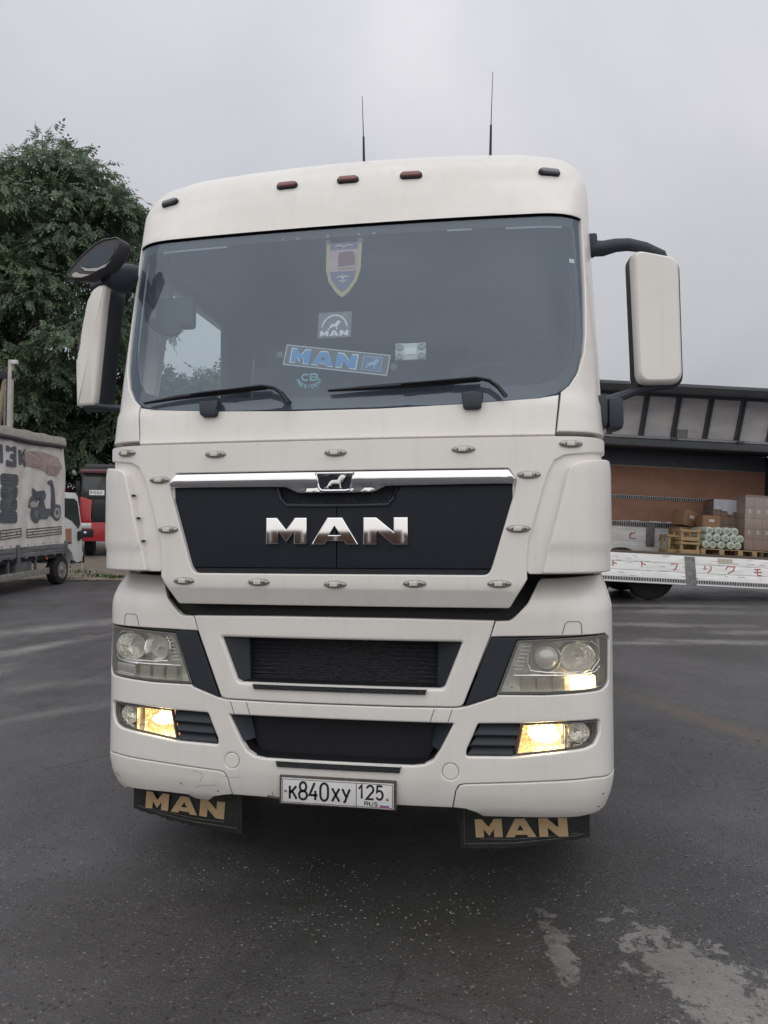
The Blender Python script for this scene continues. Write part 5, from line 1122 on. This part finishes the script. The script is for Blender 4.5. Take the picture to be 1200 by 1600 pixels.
# lowered gate with red brush writing
GM = Matrix.Translation((0, -.03, -.03)) @ Matrix.Rotation(R_(-14), 4, 'X')
g_ = empty('lowered_gate'); g_.parent = tr; g_['label'] = 'white drop gate hanging down with red characters'
for i in range(3): MB().box((XC, -.02, -.10-.175*i), (XL, .04, .170), .006, GM).build('gate_plank', GATE, g_)
etrack(-.042, -.545, 'lashing_track', h=.085, M=GM, parent=g_)
MB().box((XC, -.02, -.60), (XL, .05, .035), .006, GM).build('gate_edge', mat('gate_edge', (.62, .62, .62), .5), g_)
for x in (1.50, -1.3): MB().box((x, -.047, -.33), (.21, .012, .60), .004, GM).build('hinge_strap', RUST, g_)
REDP = mat('red_brush', (.34, .05, .05), .8, c2=(.42, .16, .15), vscale=25); GF = GM @ frame((0, -.0415, 0), (1, 0, 0), (0, 0, 1), (0, -1, 0))
for ch_, x, z, s_ in (('to', .48, -.30, .13), ('fu', 1.10, -.33, .14), ('ri', 1.78, -.35, .15), ('ku', 2.22, -.34, .17), ('mo', 2.78, -.36, .15), ('to', -.1, -.3, .12)):
    m1 = MB(); glyph(ch_, x, z, s_*1.1, s_, .024, m1, GF); m1.build('red_character', REDP, g_, False)
FGF = frame((0, 2.378, 0), (1, 0, 0), (0, 0, 1), (0, -1, 0))
for ch_, x, z, s_ in (('hi', 1.10, .30, .17), ('ro', 1.80, .28, .17)):
    m1 = MB(); glyph(ch_, x, z, s_, s_, .026, m1, FGF); m1.build('red_character', REDP, tr, False)
scf = MB(); random.seed(21); SCUFF = mat('scuff_grey', (.25, .25, .25), .8)
for i in range(70):
    x = random.uniform(-.6, 3.4); z = random.uniform(-.50, -.03); scf.box((x, -.0412, z), (random.uniform(.02, .16), .001, random.uniform(.003, .012)), 0, GM)
s_ = scf.build('scuffs', SCUFF, g_, False); s_['kind'] = 'stuff'
MB().box((2.22, -.042, -.09), (.30, .003, .10), 0, GM).build('tape_patch', mat('tape_beige', (.42, .40, .33), .7), g_)
# under the trailer: chassis, wheels set down on the ground
for y in (.75, 1.65): MB().box((XC, y, -.28), (XL, .12, .34)).build('chassis_rail', BLACK, tr)
for x in (.85, -.45, -1.75, 5.0):
    if x > X1: continue
    for y, s_ in ((.35, -1), (2.1, 1)):
        p = TM @ Vector((x, y, 0)); zg = gz(p.x, p.y)+.50-p.z
        M = Matrix.Translation((x, y, zg)) @ Matrix.Rotation(R_(90)*s_, 4, 'X')
        o = MB().lathe([(.29, -.14), (.42, -.15), (.49, -.11), (.50, -.06), (.50, .06), (.49, .11), (.42, .15), (.29, .14)], 30, M).build('wheel', RUBBER, tr)
        MB().lathe([(.28, .13), (.25, .06), (.12, .08), (.05, .14)], 20, M).build('rim', RIM, o)
MB().box((2.4, .5, -.40), (1.3, .5, .45), .03).build('tool_box', BLACK, tr)
MB().box((.9, 1.2, -.35), (3.4, 2.0, .2)).build('axle_frame', BLACK, tr)
# --- cargo, each a thing of its own, in trailer coordinates
def cargo(name, label, cat, loc, rz=0, group=None):
    o = empty(name); o.matrix_world = TM @ Matrix.Translation(loc) @ Matrix.Rotation(rz, 4, 'Z'); return tag(o, label, cat, group)
PINE = mat('pine_wood', (.42, .30, .15), .75, c2=(.30, .20, .10), vscale=6, stretch=(1, 1, 6)); CARD = mat('cardboard', (.27, .155, .085), .8, var=.15, vscale=7); CARD2 = mat('cardboard_dull', (.20, .14, .11), .8, var=.2, vscale=4)
for k, (x, y, w_, h) in enumerate(((1.56, .30, .40, .26), (1.56, .30, .40, .26), (1.36, .52, .34, .40))):
    z = .262 if k == 1 else 0
    c = cargo('wooden_crate', ('pale open slatted crate at the bottom of the front pair', 'pale open slatted crate on top of the front pair', 'pale slatted crate behind and left of the crate pair')[k], 'crate', (x+.10, y+.22, z+.002), 0, 'slatted wooden crates')
    for sx_ in (-1, 1):
        for sy_ in (-1, 1): MB().box((sx_*(w_/2-.03), sy_*.20, h/2), (.05, .05, h), .004).build('corner_post', PINE, c)
    for sy_ in (-1, 1):
        for z_ in (.055, h-.035): MB().box((0, sy_*.236, z_), (w_, .018, .075 if z_ < .1 else .045), .003).build('slat', PINE, c)
    for sx_ in (-1, 1):
        for z_ in (.055, h-.035): MB().box((sx_*(w_/2+.006), 0, z_), (.018, .44, .07), .003).build('slat', PINE, c)
    MB().box((0, 0, .02), (w_-.02, .44, .016)).build('crate_base', PINE, c)
def pallet(label, x, y, wd, dp):
    p = cargo('pallet', label, 'pallet', (x, y, .002), 0, 'wooden pallets in the trailer')
    for i in range(5): MB().box((0, -dp/2+.05+i*(dp-.1)/4, .128), (wd, .09, .02), .003).build('deck_board', PINE, p)
    for i in (-1, 0, 1):
        MB().box((i*(wd/2-.06), 0, .012), (.10, dp, .02), .003).build('base_board', PINE, p)
        for j in (-1, 0, 1): MB().box((i*(wd/2-.06), j*(dp/2-.06), .07), (.10, .11, .094), .004).build('block', PINE, p)
pallet('wooden pallet under the pale green rolls', 2.36, .75, .90, .8)
pallet('wooden pallet under the cartons and the shrink wrapped load', 3.15, 1.05, .86, 1.0)
ROLL = mat('roll_pale_green', (.50, .56, .47), .6, var=.12, vscale=9)
rows = [(5, 0, .002), (5, .06, .148), (4, .10, .294)]
random.seed(9); rp0 = None
ORD = ['leftmost', 'second from left', 'third from left', 'fourth from left', 'rightmost']
for (n, dx, dz), rown in zip(rows, ('bottom', 'middle', 'top')):
    for i in range(n):
        loc = (2.02+dx+i*.168+random.uniform(-.006, .006), .75+random.uniform(-.04, .04)-.01, .225+dz)
        if n == 4 and i == 0: loc = (loc[0]-.02, loc[1], loc[2])
        r_ = cargo('fabric_roll', 'pale green wrapped roll, %s in the %s row of the heap' % (ORD[i] if i < n-1 else 'rightmost', rown), 'roll', loc, 0, 'pale green rolls on the pallet')
        if rp0 is None:
            rb = MB().lathe([(.045, -.385), (.075, -.38), (.083, -.36), (.083, .36), (.07, .38)], 20, Matrix.Rotation(R_(-90), 4, 'X')).build('wrap', ROLL, r_)
            rc = MB().lathe([(.018, -.392), (.045, -.392), (.040, -.37)], 14, Matrix.Rotation(R_(-90), 4, 'X')).build('core', mat('roll_core', (.28, .30, .24), .8), r_); rp0 = (rb, rc)
        else:
            for q in rp0: c = q.copy(); col.objects.link(c); c.parent = r_; c.matrix_parent_inverse = Matrix.Identity(4)
def carton(label, x, y, z, d, rz=0, ry=0, group=None, m=CARD, flaps=True):
    c = cargo('carton', label, 'carton', (x, y, z), rz, group)
    if ry: c.matrix_world = c.matrix_world @ Matrix.Rotation(ry, 4, 'Y')
    MB().box((0, 0, d[2]/2), d, .005).build('box', m, c)
    if flaps: MB().box((0, 0, d[2]+.001), (d[0]*.98, .05, .002)).build('tape', mat('packing_tape', (.38, .25, .13), .4), c); MB().box((.0, -d[1]/2-.002, d[2]*.6), (d[0]*.30, .002, d[2]*.2)).build('paper_label', mat('carton_label', (.52, .50, .47), .7), c)
    return c
bx1 = carton('open brown carton tilted on top of the rolls', 2.02, 1.45, .62, (.46, .34, .36), R_(24), R_(9)); m1 = MB()
carton('larger brown carton hidden behind the rolls under the tilted one', 2.05, 1.50, .002, (.56, .40, .60), R_(10))
carton('small brown carton lying on the rolls in front of the tilted one', 2.36, 1.02, .585, (.40, .26, .28), R_(5))
for i, c in enumerate(('pe', 'e2', 'ka')): glyph(c, -.12+i*.085, .20, .045, .05, .012, m1, frame((0, -.172, 0), (1, 0, 0), (0, 0, 1), (0, -1, 0)))
m1.build('print', mat('carton_print', (.10, .05, .03), .8), bx1, False)
for i in range(4):
    for k in range(6): carton('dull brown carton, %s column and %s layer of the tall square stack' % (('first', 'second', 'third', 'fourth')[i], ('bottom', 'second', 'third', 'fourth', 'fifth', 'top')[k]), 2.62+.172*i-.08, 1.28, .152+.178*k, (.168, .50, .174), 0, 0, 'cartons of the tall stack', CARD2, False)
random.seed(2)
pp_ = MB(); pts = [(-.34, 0), (.34, 0), (.34, -.30), (.27, -.30), (.27, -.22), (.19, -.22), (.19, -.26), (.10, -.26), (.06, -.32), (-.02, -.32), (-.05, -.25), (-.15, -.25), (-.18, -.22), (-.34, -.22)]
ps_ = cargo('paper_sheet', 'torn white paper sheet draped over the tall carton stack', 'paper', (2.80, 1.015, 1.232), 0)
pp_.prism(pts, .004, frame((0, 0, 0), (1, 0, 0), (0, 0, 1), (0, -1, 0))).build('front_fold', mat('white_paper', (.42, .42, .46), .7, var=.15), ps_); MB().box((0, .26, .004), (.68, .52, .005)).build('top_fold', MATS['white_paper'], ps_)
wl = cargo('wrapped_load', 'shrink wrapped block of cartons at the right edge of the trailer', 'wrapped load', (3.30, .95, .15), 0)
for i in range(3):
    for k in range(5): MB().box((-.24+.19*i, 0, .12+.225*k), (.185, .62, .22), .006).build('carton', mat('wrapped_card', (.34, .245, .19), .65, var=.15, vscale=5), wl); 
for i in range(3):
    for k in (1, 3): MB().box((-.24+.19*i, -.312, .16+.225*k), (.05, .002, .08)).build('paper_label', MATS['carton_label'], wl)
MB().box((-.05, 0, .60), (.60, .64, 1.17), .02).build('film', glass('shrink_film', (.9, .88, .87), .10, (.6, .57, .54), .06, .2), wl)

# ------------------------------------------------------------------ low timber stockade behind the photographer (seen only in the chrome)
fn = tag(empty('timber_stockade', (0, -16, 0)), 'long brown timber stockade behind the photographer', 'fence')
FB = mat('stockade_brown', (.17, .085, .05), .8, c2=(.10, .05, .032), vscale=2, stretch=(3, 1, .4))
base = None
for i in range(44):
    if base is None: base = MB().box((0, 0, .93), (.9, .05, 1.86), .01).build('board', FB, fn); b_ = base
    else: b_ = base.copy(); col.objects.link(b_); b_.parent = fn
    b_.location = (-20+i*.93, 0, .04*math.sin(i*2.1))
for z in (.5, 1.5): MB().box((0, -.06, z), (41, .06, .12)).build('rail', FB, fn)

# ------------------------------------------------------------------ trees
import numpy as np
def leafmat(name, c, c2):
    m = bpy.data.materials.new(name); m.use_nodes = True; t = m.node_tree; b = t.nodes['Principled BSDF']
    at = t.nodes.new('ShaderNodeAttribute'); at.attribute_name = 'tone'
    r = t.nodes.new('ShaderNodeValToRGB'); r.color_ramp.elements[0].color = (*c, 1); r.color_ramp.elements[1].color = (*c2, 1)
    t.links.new(at.outputs['Fac'], r.inputs['Fac']); t.links.new(r.outputs['Color'], b.inputs['Base Color']); b.inputs['Roughness'].default_value = .55
    tl = t.nodes.new('ShaderNodeBsdfTranslucent'); t.links.new(r.outputs['Color'], tl.inputs['Color']); mx_ = t.nodes.new('ShaderNodeMixShader'); mx_.inputs[0].default_value = .45
    t.links.new(b.outputs[0], mx_.inputs[1]); t.links.new(tl.outputs[0], mx_.inputs[2]); t.links.new(mx_.outputs[0], t.nodes['Material Output'].inputs['Surface']); return m
LEAF = leafmat('leaves_dark', (.095, .145, .10), (.215, .29, .165)); LEAF2 = leafmat('leaves_mid', (.08, .12, .085), (.17, .23, .13)); BARK = mat('bark', (.09, .075, .06), .9, var=.4, vscale=6, bump=.6, bscale=12)
def crown(name, parent, lobes, nsp, rng, m, L=.62, leaf=.23, wid=.10, npair=4, droop=1.0):
    lob = np.array(lobes); wgt = lob[:, 3]**2; wgt /= wgt.sum(); idx = rng.choice(len(lob), nsp, p=wgt); lo = lob[idx]
    d = rng.normal(size=(nsp, 3)); d /= np.linalg.norm(d, axis=1)[:, None]; d[:, 2] = np.where(d[:, 2] < -.3, -d[:, 2]*.6, d[:, 2])
    rad = lo[:, 3]*(1-.40*rng.random(nsp)**2.5)*(1+.10*rng.normal(size=nsp)); P = lo[:, :3]+d*rad[:, None]*np.array([1, 1, .8])
    ax = d+rng.normal(size=(nsp, 3))*.45; ax[:, 2] -= droop; ax /= np.linalg.norm(ax, axis=1)[:, None]
    sd_ = np.cross(ax, np.array([0, 0, 1.])+rng.normal(size=(nsp, 3))*.25); sd_ /= np.linalg.norm(sd_, axis=1)[:, None]; up = np.cross(sd_, ax)
    ln = L*(.6+.7*rng.random(nsp)); tone0 = rng.random(nsp)*.55+.25*(rng.random(len(lob))[idx])
    vs = []; tn = []
    for k in range(2*npair+1):
        if k == 2*npair: s_, side_ = 1.0, 0
        else: s_, side_ = .25+.72*(k//2)/npair, (1 if k % 2 else -1)
        c = P+ax*(ln*s_)[:, None]-np.array([0, 0, 1])*(.12*ln*s_*s_)[:, None]
        dirn = (ax*.55+sd_*side_*.85) if side_ else ax; dirn = dirn-np.array([0, 0, .45])+rng.normal(size=(nsp, 3))*.12; dirn /= np.linalg.norm(dirn, axis=1)[:, None]
        wv = np.cross(dirn, up); wv /= np.linalg.norm(wv, axis=1)[:, None]; lf = (leaf*(.75+.5*rng.random(nsp)))[:, None]; wd = (wid*(.8+.4*rng.random(nsp)))[:, None]
        q = np.stack([c, c+dirn*lf*.45+wv*wd*.5, c+dirn*lf, c+dirn*lf*.45-wv*wd*.5], 1); vs.append(q.reshape(-1, 3)); tn.append(np.clip(tone0+rng.normal(size=nsp)*.10, 0, 1))
    Vv = np.concatenate(vs); T_ = np.concatenate(tn); nf = len(Vv)//4
    me = bpy.data.meshes.new(name); me.vertices.add(len(Vv)); me.vertices.foreach_set('co', Vv.astype(np.float32).ravel())
    me.loops.add(nf*4); me.loops.foreach_set('vertex_index', np.arange(nf*4, dtype=np.int32)); me.polygons.add(nf)
    me.polygons.foreach_set('loop_start', np.arange(0, nf*4, 4, dtype=np.int32)); me.polygons.foreach_set('loop_total', np.full(nf, 4, dtype=np.int32)); me.update()
    a = me.attributes.new('tone', 'FLOAT', 'FACE'); a.data.foreach_set('value', T_.astype(np.float32)); me.materials.append(m)
    return link(name, me, parent)
def tree(label, x, y, h, rx, z0, nl, nsp, seed, m=LEAF, lr=(1.0, 1.8), extra=(), **k):
    rng = np.random.default_rng(seed); o = tag(empty('tree', (x, y, gz(x, y))), label, 'tree', 'trees behind the yard'); lobes = []; zc = (z0+h)/2; rz_ = (h-z0)/2
    for i in range(nl):
        a = i*2.39996+rng.random()*.5; t = 1-2*(i+.5)/nl; rr = math.sqrt(max(0, 1-abs(t)**5)); q = (.62+.30*rng.random()); r = lr[0]+(lr[1]-lr[0])*rng.random()
        lobes.append((rx*rr*math.cos(a)*q, rx*rr*math.sin(a)*q, zc+rz_*t*q*.98, r))
    lobes += list(extra)
    crown('crown', o, lobes, nsp, rng, m, **k)
    tb = MB(); tb.tube([(0, 0, -.2), (.05, .02, z0*.5), (-.08, .05, z0), (.05, 0, zc), (0, 0, h*.82)], [.42, .34, .28, .18, .06], 10); tb.build('trunk', BARK, o)
    lm = MB()
    for i, l in enumerate(lobes):
        if i % 2: continue
        zs_ = max(z0*.7, l[2]-rx*.55*abs(l[0])/rx-1.2); zs_ = min(zs_, h*.75); lm.tube([(0, 0, zs_), (l[0]*.45, l[1]*.45, zs_+(l[2]-zs_)*.55), (l[0]*.98, l[1]*.98, l[2]+.2)], [.13, .08, .025], 6)
    lm.build('limbs', BARK, o); return o
tree('tall dense dark tree above the tarpaulin lorry with a bare sprig on top', -21.2, 28.3, 20.1, 5.2, 4.2, 60, 14500, 1, extra=[(2.6, -1, 17.5, 1.5), (3.5, -1, 16.0, 1.6), (1.0, -1, 18.6, 1.2), (-2.5, -1, 18.4, 1.3), (-4.5, -1, 18.0, 1.5)])
tree('tall tree at the left frame edge behind the tallest one', -27.5, 29.0, 20.5, 5.2, 4.0, 44, 10000, 2)
tree('lower tree seen through the cab side window', -13.7, 31.0, 9.3, 3.2, 2.2, 30, 7000, 3, LEAF2, (.8, 1.4))
tree('lower leafy tree behind the red truck', -18.4, 31.5, 9.5, 3.4, 1.6, 30, 8500, 4, LEAF, (.8, 1.4))
tree('low spreading tree behind the mast', -23.2, 27.0, 9.0, 3.4, 1.2, 30, 8500, 5, LEAF, (.8, 1.4))
tree('lower tree beyond the red truck to the right', -9.5, 36.0, 9.5, 3.6, 2.2, 22, 3000, 6, LEAF2, (.8, 1.4))
# sprigs standing out of the top
spr = tag(empty('bare_topped_sprig', (-20.6, 27.0, gz(0, 27))), 'slender shoot rising above the crown of the tall tree', 'shoot')
MB().tube([(0, 0, 17.0), (.05, 0, 18.8), (.02, 0, 19.85)], [.05, .03, .015], 6).build('stem', BARK, spr)
crown('foliage', spr, [(0, 0, 19.7, .40), (-1.0, 0, 18.8, .35), (-1.9, 0, 18.9, .4)], 60, np.random.default_rng(8), LEAF, .5, .17, .065, 5, .5)
# weeds on the verge
wd_ = MB(); random.seed(14)
for i in range(420):
    cx, cy = random.choice(((-10.3, 15.9), (-9.8, 15.75), (-9.1, 15.85), (-8.4, 15.7), (-10.9, 16.2), (-7.4, 15.9), (-9.5, 16.6), (-12.3, 17.5), (-14.0, 19)))
    x = random.gauss(cx, .22); y = random.gauss(cy, .15); z = gz(x, y); a = random.uniform(0, 6.3); h = random.uniform(.04, .15); l = random.uniform(.03, .12); ww = random.uniform(.012, .035)
    p = Vector((x, y, z)); t_ = p+Vector((l*math.cos(a), l*math.sin(a), h)); q = Vector((-math.sin(a)*ww, math.cos(a)*ww, 0)); mid = p+Vector((l*.35*math.cos(a), l*.35*math.sin(a), h*.65))
    wd_.add([p, mid+q, t_, mid-q], [(0, 1, 2, 3)])
tag(wd_.build('verge_weeds', mat('weed_green', (.09, .15, .045), .8, c2=(.05, .09, .03), vscale=2), None, False), 'green weeds along the gravel verge', 'weeds', kind='stuff')
vs_ = MB(); 
for i in range(1500):
    x = random.uniform(-12.5, -6.5); y = 15.35+.25*math.sin(x*.7)+abs(random.gauss(0, .8)); s_ = random.uniform(.015, .05); z = gz(x, y)+.02
    M = Matrix.Translation((x, y, z)) @ Matrix.Rotation(random.uniform(0, 6), 4, 'Z') @ Matrix.Diagonal((s_*1.4, s_, s_*.7, 1))
    vs_.add([(1, 0, 0), (-1, 0, 0), (0, 1, 0), (0, -1, 0), (0, 0, 1), (0, 0, -1)], [(0, 2, 4), (2, 1, 4), (1, 3, 4), (3, 0, 4), (2, 0, 5), (1, 2, 5), (3, 1, 5), (0, 3, 5)], M)
tag(vs_.build('verge_stones', mat('verge_stone', (.34, .29, .23), .9, c2=(.16, .13, .10), vscale=1.5), None, False), 'loose stones on the gravel verge', 'stones', kind='stuff')
# distant tree line closing the horizon
fw = tag(empty('far_treeline', (0, 0, 0)), 'far dark tree line beyond the yard', 'trees', kind='stuff')
rng = np.random.default_rng(12); lobes = [(-150+3.2*i+rng.normal(), 72-.0022*(-150+3.2*i)**2+rng.normal()*3, 3.0+2*rng.random(), 2.6+1.4*rng.random()) for i in range(95)]
c_ = crown('foliage', fw, lobes, 13000, rng, LEAF, 1.2, .5, .25, 3, .6); c_['kind'] = 'stuff'
